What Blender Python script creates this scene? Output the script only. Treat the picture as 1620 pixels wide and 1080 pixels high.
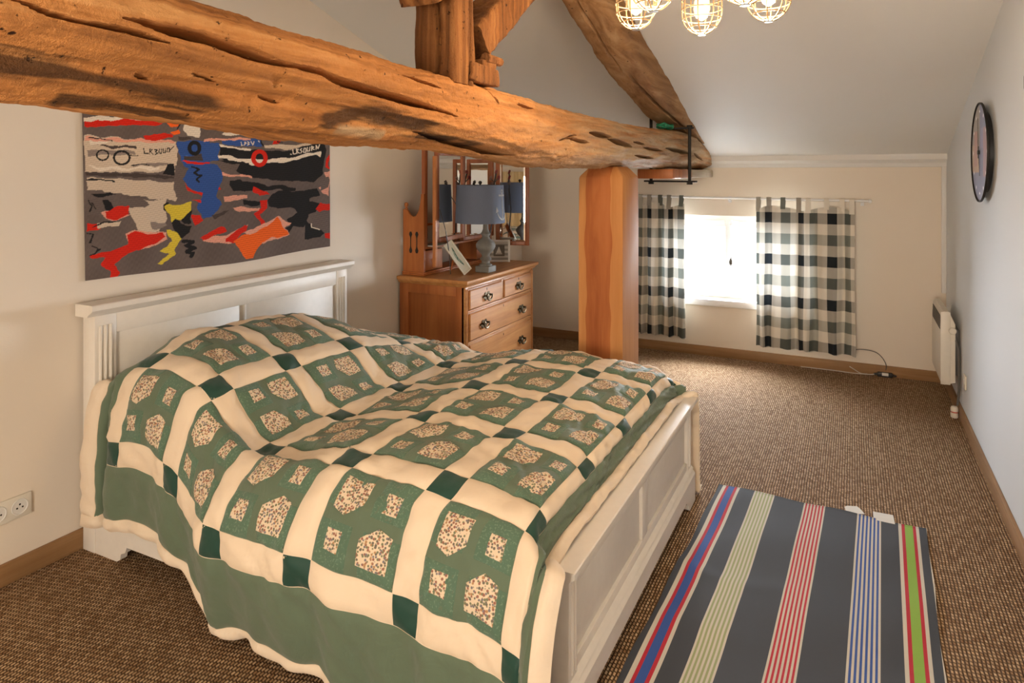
import bpy, bmesh, math, random
import numpy as np
from mathutils import Vector, Matrix, noise as mnoise

for o in list(bpy.data.objects):
    bpy.data.objects.remove(o, do_unlink=True)
random.seed(7)
SC = bpy.context.scene
COL = SC.collection
R = math.radians

# ------------------------------------------------------------------ camera
CAMZ, F, HZ = 1.5, 1080.0, 274.0           # eye height, focal length and horizon row in photo pixels
YAW = math.atan(0.5)
cam_d = bpy.data.cameras.new('camera')
cam = bpy.data.objects.new('camera', cam_d)
COL.objects.link(cam)
cam.location = (0, 0, CAMZ)
cam.rotation_euler = (R(90), 0, YAW)
cam_d.sensor_width = 36
cam_d.lens = 24
cam_d.shift_y = -(540 - HZ) / 1620
cam_d.clip_start = 0.02
SC.camera = cam

# ------------------------------------------------------------------ world, lights, exposure
w = bpy.data.worlds.new('world')
SC.world = w
w.use_nodes = True
bg = w.node_tree.nodes['Background']
bg.inputs[0].default_value = (0.80, 0.90, 1.0, 1)
bg.inputs[1].default_value = 5.0
def area_light(name, loc, rot, sx, sy, energy, col):
    d = bpy.data.lights.new(name, 'AREA')
    d.shape = 'RECTANGLE'; d.size = sx; d.size_y = sy
    d.energy = energy; d.color = col
    o = bpy.data.objects.new(name, d)
    COL.objects.link(o)
    o.location = loc; o.rotation_euler = rot
    return o
# daylight outside the far window, and a warm fill light added at the rear opening behind the camera
area_light('window_daylight', (-0.9, 6.60, 1.45), (R(-80), 0, 0), 2.4, 1.8, 860, (0.90, 0.95, 1.0))
area_light('rear_warm_fill', (-0.45, -2.06, 1.02), (R(80), 0, R(0)), 0.95, 0.85, 46, (1.0, 0.80, 0.57))
vs = SC.view_settings
vs.view_transform = 'Standard'
vs.look = 'None'
vs.exposure = 0.92
vs.gamma = 1.0
vs.use_curve_mapping = False

# ------------------------------------------------------------------ helpers
CO, SI = math.cos(YAW), math.sin(YAW)
def pix(u, v, X=None, Y=None, Z=None):
    """photo pixel -> point on the plane X=, Y= or Z= (a wall, a floor, a face)"""
    a = (u - 810) / F; b = (HZ - v) / F
    dx, dy, dz = -SI + CO * a, CO + SI * a, b
    if X is not None: t = X / dx
    elif Y is not None: t = Y / dy
    else: t = (Z - CAMZ) / dz
    return Vector((t * dx, t * dy, CAMZ + t * dz))
def proj(x, y, z):
    d = CO * y - SI * x
    return 810 + F * (SI * y + CO * x) / d, HZ - F * (z - CAMZ) / d

def srgb(r, g, b):
    def f(c):
        c /= 255.0
        return c / 12.92 if c <= 0.04045 else ((c + 0.055) / 1.055) ** 2.4
    return (f(r), f(g), f(b), 1)

def link(name, me, parent=None, mat=None):
    o = bpy.data.objects.new(name, me)
    COL.objects.link(o)
    if parent is not None: o.parent = parent
    if mat is not None and me is not None: me.materials.append(mat)
    return o
def thing(name, label, cat, loc=(0, 0, 0), rz=0, group=None):
    o = bpy.data.objects.new(name, None)
    COL.objects.link(o)
    o.empty_display_size = 0.1
    o.location = loc; o.rotation_euler = (0, 0, rz)
    tag(o, label, cat, group)
    return o
def tag(o, label, cat, group=None):
    o['label'] = label; o['category'] = cat
    if group: o['group'] = group
    return o
def struct(o):
    o['kind'] = 'structure'
    return o
def world_off(parent):
    return Vector(parent.location) if parent is not None else Vector((0, 0, 0))

def finish(me, smooth=35):
    if smooth:
        me.shade_smooth()
        me.set_sharp_from_angle(angle=R(smooth))
    return me
class MB:
    """collects shapes in one bmesh; build() makes ONE mesh object (coordinates in world space unless local=True)"""
    def __init__(s): s.bm = bmesh.new()
    def box(s, x0, x1, y0, y1, z0, z1, b=0.0, seg=2, rot=None):
        bm = bmesh.new()
        bmesh.ops.create_cube(bm, size=1)
        for v in bm.verts:
            v.co = Vector(((x0 + x1) / 2 + v.co.x * (x1 - x0), (y0 + y1) / 2 + v.co.y * (y1 - y0), (z0 + z1) / 2 + v.co.z * (z1 - z0)))
        if b > 0:
            bmesh.ops.bevel(bm, geom=bm.edges[:], offset=b, segments=seg, profile=0.5, affect='EDGES')
        if rot is not None:
            bmesh.ops.transform(bm, matrix=rot, verts=bm.verts)
        s.merge(bm); return s
    def merge(s, bm):
        me = bpy.data.meshes.new('tmp'); bm.to_mesh(me); bm.free()
        s.bm.from_mesh(me); bpy.data.meshes.remove(me)
    def tube(s, pts, r, n=8, closed=False, caps=True):
        pts = [Vector(p) for p in pts]
        rs = r if isinstance(r, (list, tuple)) else [r] * len(pts)
        rings = []
        N = len(pts); prev = None
        for i, p in enumerate(pts):
            if closed: t = pts[(i + 1) % N] - pts[i - 1]
            else: t = pts[min(i + 1, N - 1)] - pts[max(i - 1, 0)]
            t.normalize()
            if prev is None:
                up = Vector((0, 0, 1)) if abs(t.z) < 0.9 else Vector((1, 0, 0))
                a = t.cross(up).normalized()
            else:
                a = prev - t * prev.dot(t)
                a.normalize()
            prev = a
            b = t.cross(a)
            rings.append([s.bm.verts.new(p + (a * math.cos(2 * math.pi * k / n) + b * math.sin(2 * math.pi * k / n)) * rs[i]) for k in range(n)])
        for i in range(N if closed else N - 1):
            A, B = rings[i], rings[(i + 1) % N]
            for k in range(n):
                s.bm.faces.new((A[k], A[(k + 1) % n], B[(k + 1) % n], B[k]))
        if caps and not closed:
            s.bm.faces.new(rings[0][::-1]); s.bm.faces.new(rings[-1])
        return s
    def lathe(s, prof, c=(0, 0, 0), n=32, cap=True, M=None):
        rings = []
        for r, z in prof:
            ring = []
            for k in range(n):
                p = Vector((r * math.cos(2 * math.pi * k / n), r * math.sin(2 * math.pi * k / n), z))
                if M is not None: p = M @ p
                ring.append(s.bm.verts.new(p + Vector(c)))
            rings.append(ring)
        for A, B in zip(rings, rings[1:]):
            for k in range(n):
                s.bm.faces.new((A[k], A[(k + 1) % n], B[(k + 1) % n], B[k]))
        if cap:
            s.bm.faces.new(rings[0][::-1]); s.bm.faces.new(rings[-1])
        return s
    def prism(s, pts, d):
        """closed polygon pts extruded by vector d"""
        d = Vector(d)
        A = [s.bm.verts.new(Vector(p)) for p in pts]
        B = [s.bm.verts.new(Vector(p) + d) for p in pts]
        n = len(A)
        s.bm.faces.new(A[::-1]); s.bm.faces.new(B)
        for k in range(n):
            s.bm.faces.new((A[k], A[(k + 1) % n], B[(k + 1) % n], B[k]))
        return s
    def build(s, name, mat, parent=None, smooth=35, local=False):
        bmesh.ops.recalc_face_normals(s.bm, faces=s.bm.faces[:])
        me = bpy.data.meshes.new(name)
        if not local and parent is not None:
            off = world_off(parent)
            if parent.parent is not None: off = off + world_off(parent.parent)
            bmesh.ops.translate(s.bm, vec=-off, verts=s.bm.verts)
        s.bm.to_mesh(me); s.bm.free()
        finish(me, smooth)
        return link(name, me, parent, mat)

def grid_mesh(name, P, mat, parent=None, closed_v=False, smooth=60, thickness=0.0, cols=None):
    """P: (n,m,3) array -> grid mesh; optional solid thickness along normals; optional point colours"""
    n, m, _ = P.shape
    off = np.array(world_off(parent))
    if parent is not None and parent.parent is not None: off = off + np.array(world_off(parent.parent))
    P = P - off
    idx = np.arange(n * m).reshape(n, m)
    if closed_v:
        idx2 = np.concatenate([idx, idx[:, :1]], axis=1)
    else: idx2 = idx
    q = np.stack([idx2[:-1, :-1], idx2[1:, :-1], idx2[1:, 1:], idx2[:-1, 1:]], axis=-1).reshape(-1, 4)
    V = P.reshape(-1, 3)
    faces = q
    if thickness:
        du = np.gradient(P, axis=0); dv = np.gradient(P, axis=1)
        nn = np.cross(du, dv); nn /= (np.linalg.norm(nn, axis=-1, keepdims=True) + 1e-12)
        V2 = (P - nn * thickness).reshape(-1, 3)
        k = n * m
        per = np.concatenate([idx[0, :], idx[1:, -1], idx[-1, ::-1][1:], idx[::-1, 0][1:-1]])
        nx = np.roll(per, -1)
        side = np.stack([per, nx, nx + k, per + k], axis=-1)
        faces = np.concatenate([q, q[:, ::-1] + k, side[:, ::-1] if False else side])
        V = np.concatenate([V, V2])
    me = bpy.data.meshes.new(name)
    me.vertices.add(len(V)); me.vertices.foreach_set('co', V.astype(np.float32).ravel())
    nf = len(faces)
    me.loops.add(nf * 4); me.loops.foreach_set('vertex_index', faces.astype(np.int32).ravel())
    me.polygons.add(nf)
    me.polygons.foreach_set('loop_start', np.arange(0, nf * 4, 4, dtype=np.int32))
    me.update(calc_edges=True)
    me.validate()
    if cols is not None:
        ca = me.color_attributes.new('paint', 'FLOAT_COLOR', 'POINT')
        c = np.concatenate([cols.reshape(-1, cols.shape[-1])] * (2 if thickness else 1))
        if c.shape[1] == 3: c = np.concatenate([c, np.ones((len(c), 1))], axis=1)
        ca.data.foreach_set('color', c.astype(np.float32).ravel())
    finish(me, smooth)
    return link(name, me, parent, mat)

# ------------------------------------------------------------------ materials
class NT:
    def __init__(s, name):
        s.m = bpy.data.materials.new(name); s.m.use_nodes = True
        s.t = s.m.node_tree; s.n = s.t.nodes; s.l = s.t.links
        s.bsdf = s.n['Principled BSDF']
    def node(s, typ, **kw):
        x = s.n.new(typ)
        for k, v in kw.items():
            if k.startswith('i_'): x.inputs[k[2:].replace('_', ' ')].default_value = v
            else: setattr(x, k, v)
        return x
    def link(s, a, b): s.l.new(a, b)
    def coord(s, scale=(1, 1, 1), rot=(0, 0, 0), kind='Object'):
        tc = s.node('ShaderNodeTexCoord'); mp = s.node('ShaderNodeMapping')
        mp.inputs['Scale'].default_value = scale; mp.inputs['Rotation'].default_value = rot
        s.link(tc.outputs[kind], mp.inputs['Vector'])
        return mp.outputs[0]
    def noise(s, vec, scale, detail=4, rough=0.55, dist=0.0):
        x = s.node('ShaderNodeTexNoise')
        x.inputs['Scale'].default_value = scale; x.inputs['Detail'].default_value = detail
        x.inputs['Roughness'].default_value = rough; x.inputs['Distortion'].default_value = dist
        s.link(vec, x.inputs['Vector'])
        return x.outputs['Fac']
    def ramp(s, fac, stops, interp='LINEAR'):
        x = s.node('ShaderNodeValToRGB'); cr = x.color_ramp; cr.interpolation = interp
        while len(cr.elements) < len(stops): cr.elements.new(0.5)
        for e, (p, c) in zip(cr.elements, stops):
            e.position = p; e.color = c if len(c) == 4 else (*c, 1)
        s.link(fac, x.inputs['Fac'])
        return x.outputs['Color']
    def mix(s, fac, a, b, mode='MIX'):
        x = s.node('ShaderNodeMix', data_type='RGBA', blend_type=mode)
        for sock, val in ((x.inputs['Factor'], fac), (x.inputs[6], a), (x.inputs[7], b)):
            if hasattr(val, 'links'): s.link(val, sock)
            else: sock.default_value = val
        return x.outputs[2]
    def math(s, op, a, b=0.0, c=None):
        x = s.node('ShaderNodeMath', operation=op)
        for i, val in enumerate((a, b) if c is None else (a, b, c)):
            if hasattr(val, 'links'): s.link(val, x.inputs[i])
            else: x.inputs[i].default_value = val
        return x.outputs[0]
    def bump(s, h, strength=0.3, dist=0.01):
        x = s.node('ShaderNodeBump'); x.inputs['Strength'].default_value = strength; x.inputs['Distance'].default_value = dist
        s.link(h, x.inputs['Height']); s.link(x.outputs[0], s.bsdf.inputs['Normal'])
        return x
    def color(s, c):
        if hasattr(c, 'links'): s.link(c, s.bsdf.inputs['Base Color'])
        else: s.bsdf.inputs['Base Color'].default_value = c
        return s
    def set(s, **kw):
        for k, v in kw.items(): s.bsdf.inputs[k.replace('_', ' ')].default_value = v
        return s

def paint_mat(name, col, rough=0.7, var=0.06, bump=0.08, scale=6):
    t = NT(name); v = t.coord()
    n = t.noise(v, scale, 5)
    c2 = tuple(x * (1 - var) for x in col[:3]) + (1,)
    t.color(t.mix(n, col, c2)); t.set(Roughness=rough)
    n2 = t.noise(v, 140, 3)
    t.bump(n2, bump, 0.004)
    return t.m
def wood_mat(name, c1, c2, c3, axis='Y', rough=0.6, grain=26, bump=0.25, patch=3.0, spots=False, gloss=0.3, toned=False):
    t = NT(name)
    sc = {'X': (1.2, grain, grain), 'Y': (grain, 1.2, grain), 'Z': (grain, grain, 1.2)}[axis]
    v = t.coord(sc)
    g = t.noise(v, 1.0, 6, 0.6, 0.7)
    v0 = t.coord()
    p = t.noise(v0, patch, 5, 0.6)
    ca = t.ramp(g, [(0.30, c1), (0.52, c2), (0.72, c3)])
    dark = tuple(x * 0.62 for x in c2[:3]) + (1,)
    f = t.ramp(p, [(0.35, (0, 0, 0, 1)), (0.7, (1, 1, 1, 1))])
    col = t.mix(f, ca, t.mix(0.55, ca, dark))
    if spots:
        s1 = t.noise(v0, 38, 3, 0.7)
        fs = t.ramp(s1, [(0.66, (0, 0, 0, 1)), (0.72, (1, 1, 1, 1))])
        col = t.mix(fs, col, tuple(x * 0.25 for x in c1[:3]) + (1,))
        fine = t.noise(v0, 160, 3, 0.7)
        h = t.math('ADD', t.math('MULTIPLY', g, 0.7), t.math('MULTIPLY', fine, 0.5))
        h = t.math('SUBTRACT', h, t.math('MULTIPLY', fs, 0.6))
    else:
        h = g
    if toned:      # painted-in tone: red channel = dark bands, green = paler wood
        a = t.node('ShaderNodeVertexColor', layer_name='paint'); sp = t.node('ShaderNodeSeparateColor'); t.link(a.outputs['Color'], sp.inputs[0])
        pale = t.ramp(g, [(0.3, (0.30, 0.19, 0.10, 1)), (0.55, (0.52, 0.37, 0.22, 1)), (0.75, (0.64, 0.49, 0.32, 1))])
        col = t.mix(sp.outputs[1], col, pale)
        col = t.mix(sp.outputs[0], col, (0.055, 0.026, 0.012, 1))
    t.color(col); t.set(Roughness=rough)
    t.bsdf.inputs['Specular IOR Level'].default_value = gloss
    t.bump(h, bump, 0.01)
    return t.m
def plain(name, col, rough=0.5, metal=0.0, spec=0.5):
    t = NT(name); v = t.coord()
    n = t.noise(v, 30, 3)
    t.color(t.mix(n, col, tuple(x * 0.9 for x in col[:3]) + (1,)))
    t.set(Roughness=rough, Metallic=metal)
    t.bsdf.inputs['Specular IOR Level'].default_value = spec
    return t.m
def cloth_mat(name, col, rough=0.85, weave=900, bump=0.15, var=0.12, sheen=0.2, wr=14, col2=None, speck=None):
    t = NT(name); v = t.coord()
    n = t.noise(v, 9, 4)
    c2 = col2 or tuple(x * (1 - var) for x in col[:3]) + (1,)
    c = t.mix(n, col, c2)
    if speck is not None:
        s = t.noise(v, 170, 2, 0.6)
        c = t.mix(t.ramp(s, [(0.56, (0, 0, 0, 1)), (0.64, (1, 1, 1, 1))]), c, speck)
    t.color(c); t.set(Roughness=rough)
    t.bsdf.inputs['Sheen Weight'].default_value = sheen
    t.bsdf.inputs['Specular IOR Level'].default_value = 0.25
    h = t.math('ADD', t.math('MULTIPLY', t.noise(v, weave, 2), 0.15), t.noise(v, wr, 3, 0.5, 0.6))
    t.bump(h, bump, 0.01)
    return t.m

M = {}
M['wall'] = paint_mat('cream wall paint', (0.78, 0.70, 0.60, 1), 0.75, 0.05, 0.06, 2.0)
M['wall_r'] = paint_mat('cool tinted wall paint', (0.68, 0.72, 0.76, 1), 0.72, 0.05, 0.06, 2.0)  # blue tint in the paint stands in for cool daylight on this wall
M['ceil'] = paint_mat('ceiling white paint', (0.77, 0.775, 0.765, 1), 0.6, 0.05, 0.06, 2.0)
M['trimw'] = paint_mat('white trim paint', (0.72, 0.71, 0.69, 1), 0.5)
M['base'] = wood_mat('oak baseboard', (0.26, 0.135, 0.055, 1), (0.34, 0.19, 0.085, 1), (0.40, 0.24, 0.12, 1), 'X', 0.5, 30, 0.08)
M['base_y'] = wood_mat('oak baseboard along', (0.26, 0.135, 0.055, 1), (0.34, 0.19, 0.085, 1), (0.40, 0.24, 0.12, 1), 'Y', 0.5, 30, 0.08)
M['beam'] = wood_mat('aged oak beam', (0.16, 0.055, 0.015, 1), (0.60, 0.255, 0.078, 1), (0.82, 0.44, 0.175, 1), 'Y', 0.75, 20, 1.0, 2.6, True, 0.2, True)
M['rafter'] = wood_mat('aged oak rafter', (0.17, 0.078, 0.032, 1), (0.40, 0.22, 0.10, 1), (0.58, 0.38, 0.21, 1), 'Y', 0.75, 16, 0.5, 3, True, 0.2)
M['king'] = wood_mat('aged oak king post', (0.06, 0.022, 0.007, 1), (0.24, 0.095, 0.028, 1), (0.46, 0.21, 0.07, 1), 'Z', 0.75, 26, 1.0, 4, True, 0.2)
M['iron'] = plain('black iron', (0.025, 0.023, 0.022, 1), 0.55, 0.6)
M['bedw'] = plain('white lacquered wood', (0.82, 0.77, 0.70, 1), 0.42)
M['pine'] = wood_mat('waxed pine', (0.36, 0.140, 0.042, 1), (0.54, 0.24, 0.075, 1), (0.62, 0.32, 0.115, 1), 'Y', 0.42, 22, 0.06, 3, False, 0.5)
M['pine_s'] = wood_mat('waxed pine side', (0.32, 0.095, 0.026, 1), (0.44, 0.145, 0.040, 1), (0.50, 0.185, 0.055, 1), 'Z', 0.45, 22, 0.06, 3, False, 0.4)
M['mahog'] = wood_mat('reddish mirror wood', (0.20, 0.055, 0.02, 1), (0.33, 0.10, 0.034, 1), (0.40, 0.13, 0.045, 1), 'Z', 0.4, 24, 0.05, 3, False, 0.5)
M['brass'] = plain('dark brass', (0.13, 0.10, 0.06, 1), 0.35, 0.9)
M['hole'] = plain('dark recess', (0.02, 0.017, 0.015, 1), 0.8)
M['mattress'] = cloth_mat('mattress ticking', (0.7, 0.68, 0.63, 1))
M['white_plastic'] = plain('white plastic', (0.74, 0.70, 0.62, 1), 0.4)
M['black_plastic'] = plain('black plastic', (0.02, 0.02, 0.022, 1), 0.4)
M['cable_grey'] = plain('grey cable', (0.12, 0.115, 0.11, 1), 0.5)
M['cable_white'] = plain('white cable', (0.62, 0.57, 0.5, 1), 0.5)
M['red_plastic'] = plain('red plastic', (0.5, 0.05, 0.03, 1), 0.4)
M['winw'] = plain('white window paint', (0.82, 0.83, 0.84, 1), 0.4)
M['green_cord'] = plain('green cord', (0.02, 0.30, 0.16, 1), 0.6)
M['tagw'] = plain('white label', (0.75, 0.74, 0.70, 1), 0.6)
t = NT('window glass')
gl = t.node('ShaderNodeBsdfGlossy'); gl.inputs['Roughness'].default_value = 0.02
tr = t.node('ShaderNodeBsdfTransparent'); mx = t.node('ShaderNodeMixShader'); mx.inputs[0].default_value = 0.06
t.link(tr.outputs[0], mx.inputs[1]); t.link(gl.outputs[0], mx.inputs[2])
t.link(mx.outputs[0], t.n['Material Output'].inputs['Surface']); M['glass'] = t.m
t = NT('mirror glass'); t.color((0.86, 0.87, 0.86, 1)); t.set(Metallic=1.0, Roughness=0.015); M['mirror'] = t.m
# quilt cloths
M['q_cream'] = cloth_mat('cream quilt cotton', (0.83, 0.68, 0.51, 1), 0.8, 900, 0.45, 0.06, 0.15)
M['q_bind'] = cloth_mat('cream quilt binding', (0.80, 0.67, 0.52, 1), 0.8, 900, 0.35, 0.06, 0.15, 30)
M['q_dark'] = cloth_mat('bottle green quilt cotton', (0.014, 0.060, 0.043, 1), 0.55, 900, 0.3, 0.15, 0.2)
M['q_sage'] = cloth_mat('sage green quilt cotton', (0.125, 0.175, 0.115, 1), 0.6, 900, 0.6, 0.12, 0.2)
M['q_speck'] = cloth_mat('speckled sage quilt cotton', (0.105, 0.185, 0.125, 1), 0.75, 900, 0.6, 0.2, 0.2, 22, None, (0.155, 0.235, 0.16, 1))
t = NT('small floral quilt print'); v = t.coord()
vo = t.node('ShaderNodeTexVoronoi'); vo.inputs['Scale'].default_value = 135; t.link(v, vo.inputs['Vector'])
dots = t.ramp(vo.outputs['Distance'], [(0.40, (1, 1, 1, 1)), (0.56, (0, 0, 0, 1))])
hue = t.node('ShaderNodeSeparateColor'); t.link(vo.outputs['Color'], hue.inputs[0])
dc = t.ramp(hue.outputs[0], [(0.0, (0.22, 0.045, 0.03, 1)), (0.3, (0.05, 0.05, 0.045, 1)), (0.5, (0.08, 0.11, 0.05, 1)), (0.75, (0.09, 0.09, 0.14, 1)), (0.92, (0.35, 0.16, 0.05, 1))], 'CONSTANT')
t.color(t.mix(t.math('MULTIPLY', dots, 0.85), (0.70, 0.57, 0.41, 1), dc)); t.set(Roughness=0.85)
M['q_print'] = t.m
# woven sisal floor
t = NT('woven sisal carpet')
tc = t.node('ShaderNodeTexCoord'); sp = t.node('ShaderNodeSeparateXYZ'); t.link(tc.outputs['Object'], sp.inputs[0])
wob = t.noise(tc.outputs['Object'], 9, 2)
yy = t.math('ADD', sp.outputs['Y'], t.math('MULTIPLY', sp.outputs['X'], 0.55))
yy = t.math('ADD', yy, t.math('MULTIPLY', wob, 0.012))
xx = t.math('ADD', sp.outputs['X'], t.math('MULTIPLY', wob, 0.008))
cb = t.node('ShaderNodeCombineXYZ'); t.link(yy, cb.inputs[0]); t.link(xx, cb.inputs[1])
br = t.node('ShaderNodeTexBrick', offset=0.5, squash=1.0)
br.inputs['Scale'].default_value = 1.0; br.inputs['Brick Width'].default_value = 0.0180; br.inputs['Row Height'].default_value = 0.0115
br.inputs['Mortar Size'].default_value = 0.0040; br.inputs['Mortar Smooth'].default_value = 1.0; br.inputs['Bias'].default_value = 0.0
br.inputs['Color1'].default_value = (0.36, 0.205, 0.10, 1); br.inputs['Color2'].default_value = (0.80, 0.56, 0.34, 1)
br.inputs['Mortar'].default_value = (0.055, 0.026, 0.011, 1)
t.link(cb.outputs[0], br.inputs['Vector'])
big = t.noise(tc.outputs['Object'], 1.6, 4)
fib = t.noise(tc.outputs['Object'], 420, 2)
c = t.mix(t.math('MULTIPLY', big, 0.35), br.outputs['Color'], (0.36, 0.20, 0.095, 1))
t.color(c); t.set(Roughness=0.85); t.bsdf.inputs['Specular IOR Level'].default_value = 0.2
h = t.math('SUBTRACT', t.math('MULTIPLY', fib, 0.35), br.outputs['Fac'])
t.bump(h, 0.9, 0.008)
M['sisal'] = t.m
# attribute-painted cloths (tapestry print, woven rug stripes, clock print)
def attr_mat(name, rough=0.85, bump=0.15, weave=700, gloss=0.2):
    t = NT(name); a = t.node('ShaderNodeVertexColor', layer_name='paint')
    t.color(a.outputs['Color']); t.set(Roughness=rough); t.bsdf.inputs['Specular IOR Level'].default_value = gloss
    v = t.coord(); t.bump(t.math('ADD', t.noise(v, weave, 2), t.noise(v, 25, 3)), bump, 0.004)
    return t.m
M['tapestry'] = attr_mat('printed boat tapestry')
M['rug'] = attr_mat('woven striped cotton', 0.8, 0.3)
M['clockface'] = attr_mat('printed clock face', 0.5, 0.02)
M['print'] = attr_mat('printed card', 0.6, 0.02)
# buffalo check curtain (uv = squares)
t = NT('grey black white check cotton')
uv = t.node('ShaderNodeUVMap', uv_map='UVMap'); sp = t.node('ShaderNodeSeparateXYZ'); t.link(uv.outputs[0], sp.inputs[0])
def yarn(sock):
    k = t.math('MODULO', t.math('FLOOR', sock), 4.0)
    k = t.math('DIVIDE', t.math('ADD', k, 0.5), 4.0)
    return t.ramp(k, [(0.0, (0.017, 0.021, 0.026, 1)), (0.25, (0.72, 0.68, 0.60, 1)), (0.5, (0.17, 0.19, 0.17, 1)), (0.75, (0.72, 0.68, 0.60, 1))], 'CONSTANT')
c = t.mix(0.5, yarn(sp.outputs['X']), yarn(sp.outputs['Y']))
t.color(c); t.set(Roughness=0.85); t.bsdf.inputs['Specular IOR Level'].default_value = 0.15
tl = t.node('ShaderNodeBsdfTranslucent'); t.link(c, tl.inputs[0])
mx = t.node('ShaderNodeMixShader'); mx.inputs[0].default_value = 0.05
t.link(t.bsdf.outputs[0], mx.inputs[1]); t.link(tl.outputs[0], mx.inputs[2])
t.link(mx.outputs[0], t.n['Material Output'].inputs['Surface'])
M['check'] = t.m

# ------------------------------------------------------------------ the room
XL, XR, YF, YB = -2.77, 0.594, 5.75, -2.15
YR = 1.80                                   # ridge line
ZK, SL = 1.62, 0.31                         # knee wall height, slope of the roof
def zc(y): return ZK + SL * (YF - y) if y >= YR else ZK + SL * (YF - YR) - SL * (YR - y)
ZR = zc(YR)
T = 0.15
o = struct(MB().box(XL - T, XR + T, YB - T, YF + T + 0.1, -0.1, 0).build('floor', M['sisal'], None, 0))
gable = lambda x: [(x, YB, 0), (x, YF, 0), (x, YF, ZK), (x, YR, ZR), (x, YB, zc(YB))]
struct(MB().prism(gable(XL), (-T, 0, 0)).build('wall_left', M['wall'], None, 0))
struct(MB().prism(gable(XR), (T, 0, 0)).build('wall_right', M['wall_r'], None, 0))
# far wall with the window opening
WX0, WX1, WZ0, WZ1 = -1.44, -0.35, 0.47, 1.155
m = MB(); TF = 0.24
m.box(XL - T, WX0, YF, YF + TF, 0, ZK + 0.1); m.box(WX1, XR + T, YF, YF + TF, 0, ZK + 0.1)
m.box(WX0, WX1, YF, YF + TF, 0, WZ0); m.box(WX0, WX1, YF, YF + TF, WZ1, ZK + 0.1)
struct(m.build('wall_far', M['wall'], None, 0))
# back wall (behind the camera) with an opening for the added rear window
BX0, BX1, BZ0, BZ1 = -0.95, 0.05, 0.55, 1.45
m = MB(); ZB = zc(YB)
m.box(XL - T, BX0, YB - T, YB, 0, ZB); m.box(BX1, XR + T, YB - T, YB, 0, ZB)
m.box(BX0, BX1, YB - T, YB, 0, BZ0); m.box(BX0, BX1, YB - T, YB, BZ1, ZB)
struct(m.build('wall_back', M['wall'], None, 0))
# ceiling: two roof slopes
m = MB()
pr = [(XL - T, YF + TF, ZK - SL * TF), (XL - T, YR, ZR), (XL - T, YB - T, zc(YB) - SL * T), (XL - T, YB - T, zc(YB) + 0.15), (XL - T, YR, ZR + 0.15), (XL - T, YF + TF, ZK + 0.15)]
m.prism(pr, (XR - XL + 2 * T, 0, 0))
struct(m.build('ceiling', M['ceil'], None, 0))
# baseboards
BH, BT = 0.08, 0.016
struct(MB().box(XL, XL + BT, YB, YF, 0.001, BH, 0.003).build('baseboard_left', M['base_y'], None))
struct(MB().box(XL + BT, XR - BT, YF - BT, YF, 0.001, BH, 0.003).build('baseboard_far', M['base'], None))
struct(MB().box(XR - BT, XR, YB, YF, 0.001, BH, 0.003).build('baseboard_right', M['base_y'], None))
# cornice where the ceiling meets the far wall, and the cable trunking in the corner
m = MB()
m.prism([(XL, YF, 1.545), (XL, YF - 0.012, 1.548), (XL, YF - 0.022, 1.575), (XL, YF - 0.055, 1.60), (XL, YF - 0.06, ZK + SL * 0.06), (XL, YF, ZK)], (XR - XL, 0, 0))
struct(m.build('trim_1', M['trimw'], None, 25))
struct(MB().box(XR - 0.03, XR, YF - 0.025, YF, 0.645, 1.55, 0.004).build('trim_2', M['trimw'], None))

# window_1: frame, two casements, sill, rod and handle
yw = YF + 0.10
win = bpy.data.objects.new('window_1', None); COL.objects.link(win); win.location = (-0.895, yw, WZ0); struct(win)
m = MB(); fw = 0.045
m.box(WX0, WX0 + fw, yw, yw + 0.06, WZ0, WZ1, 0.004); m.box(WX1 - fw, WX1, yw, yw + 0.06, WZ0, WZ1, 0.004)
m.box(WX0 + fw, WX1 - fw, yw, yw + 0.06, WZ1 - fw, WZ1, 0.004); m.box(WX0 + fw, WX1 - fw, yw, yw + 0.06, WZ0, WZ0 + fw, 0.004)
m.build('window_frame', M['winw'], win)
XM = -0.895
for x0, x1 in ((WX0 + fw, XM), (XM, WX1 - fw)):
    m = MB(); s = 0.055; y0 = yw - 0.012; y1 = yw + 0.04; z0 = WZ0 + fw; z1 = WZ1 - fw
    m.box(x0 + 0.003, x0 + s, y0, y1, z0, z1, 0.005); m.box(x1 - s, x1 - 0.003, y0, y1, z0, z1, 0.005)
    m.box(x0 + s, x1 - s, y0, y1, z1 - s, z1, 0.005); m.box(x0 + s, x1 - s, y0, y1, z0, z0 + s + 0.02, 0.005)
    c = m.build('casement', M['winw'], win)
    MB().box(x0 + s - 0.005, x1 - s + 0.005, y0 + 0.022, y0 + 0.028, z0 + s, z1 - s + 0.005).build('pane', M['glass'], c, 0)
m = MB(); m.box(XM - 0.022, XM + 0.022, yw - 0.026, yw - 0.0125, WZ0 + 0.05, WZ1 - 0.05, 0.005)
m.build('meeting_stile', M['winw'], win)
m = MB()
m.tube([(XM, yw - 0.036, WZ0 + 0.02), (XM, yw - 0.036, WZ1 - 0.05)], 0.0065, 8)
for z in (WZ0 + 0.05, WZ0 + 0.2, WZ1 - 0.2, WZ1 - 0.07): m.box(XM - 0.014, XM + 0.014, yw - 0.044, yw - 0.026, z - 0.009, z + 0.009, 0.003)
cr = m.build('espagnolette_rod', M['winw'], win)
zh = pix(1155, 412, Y=yw).z
m = MB(); Mr = Matrix.Rotation(R(90), 3, 'X')
m.lathe([(0.0, 0.03), (0.016, 0.028), (0.02, 0.015), (0.018, 0.0)], (0, 0, 0), 20, False, Mr)
for v_ in m.bm.verts: v_.co = Vector((v_.co.x * 0.8 + XM, v_.co.y + yw - 0.045, v_.co.z * 1.7 + zh))
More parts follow.
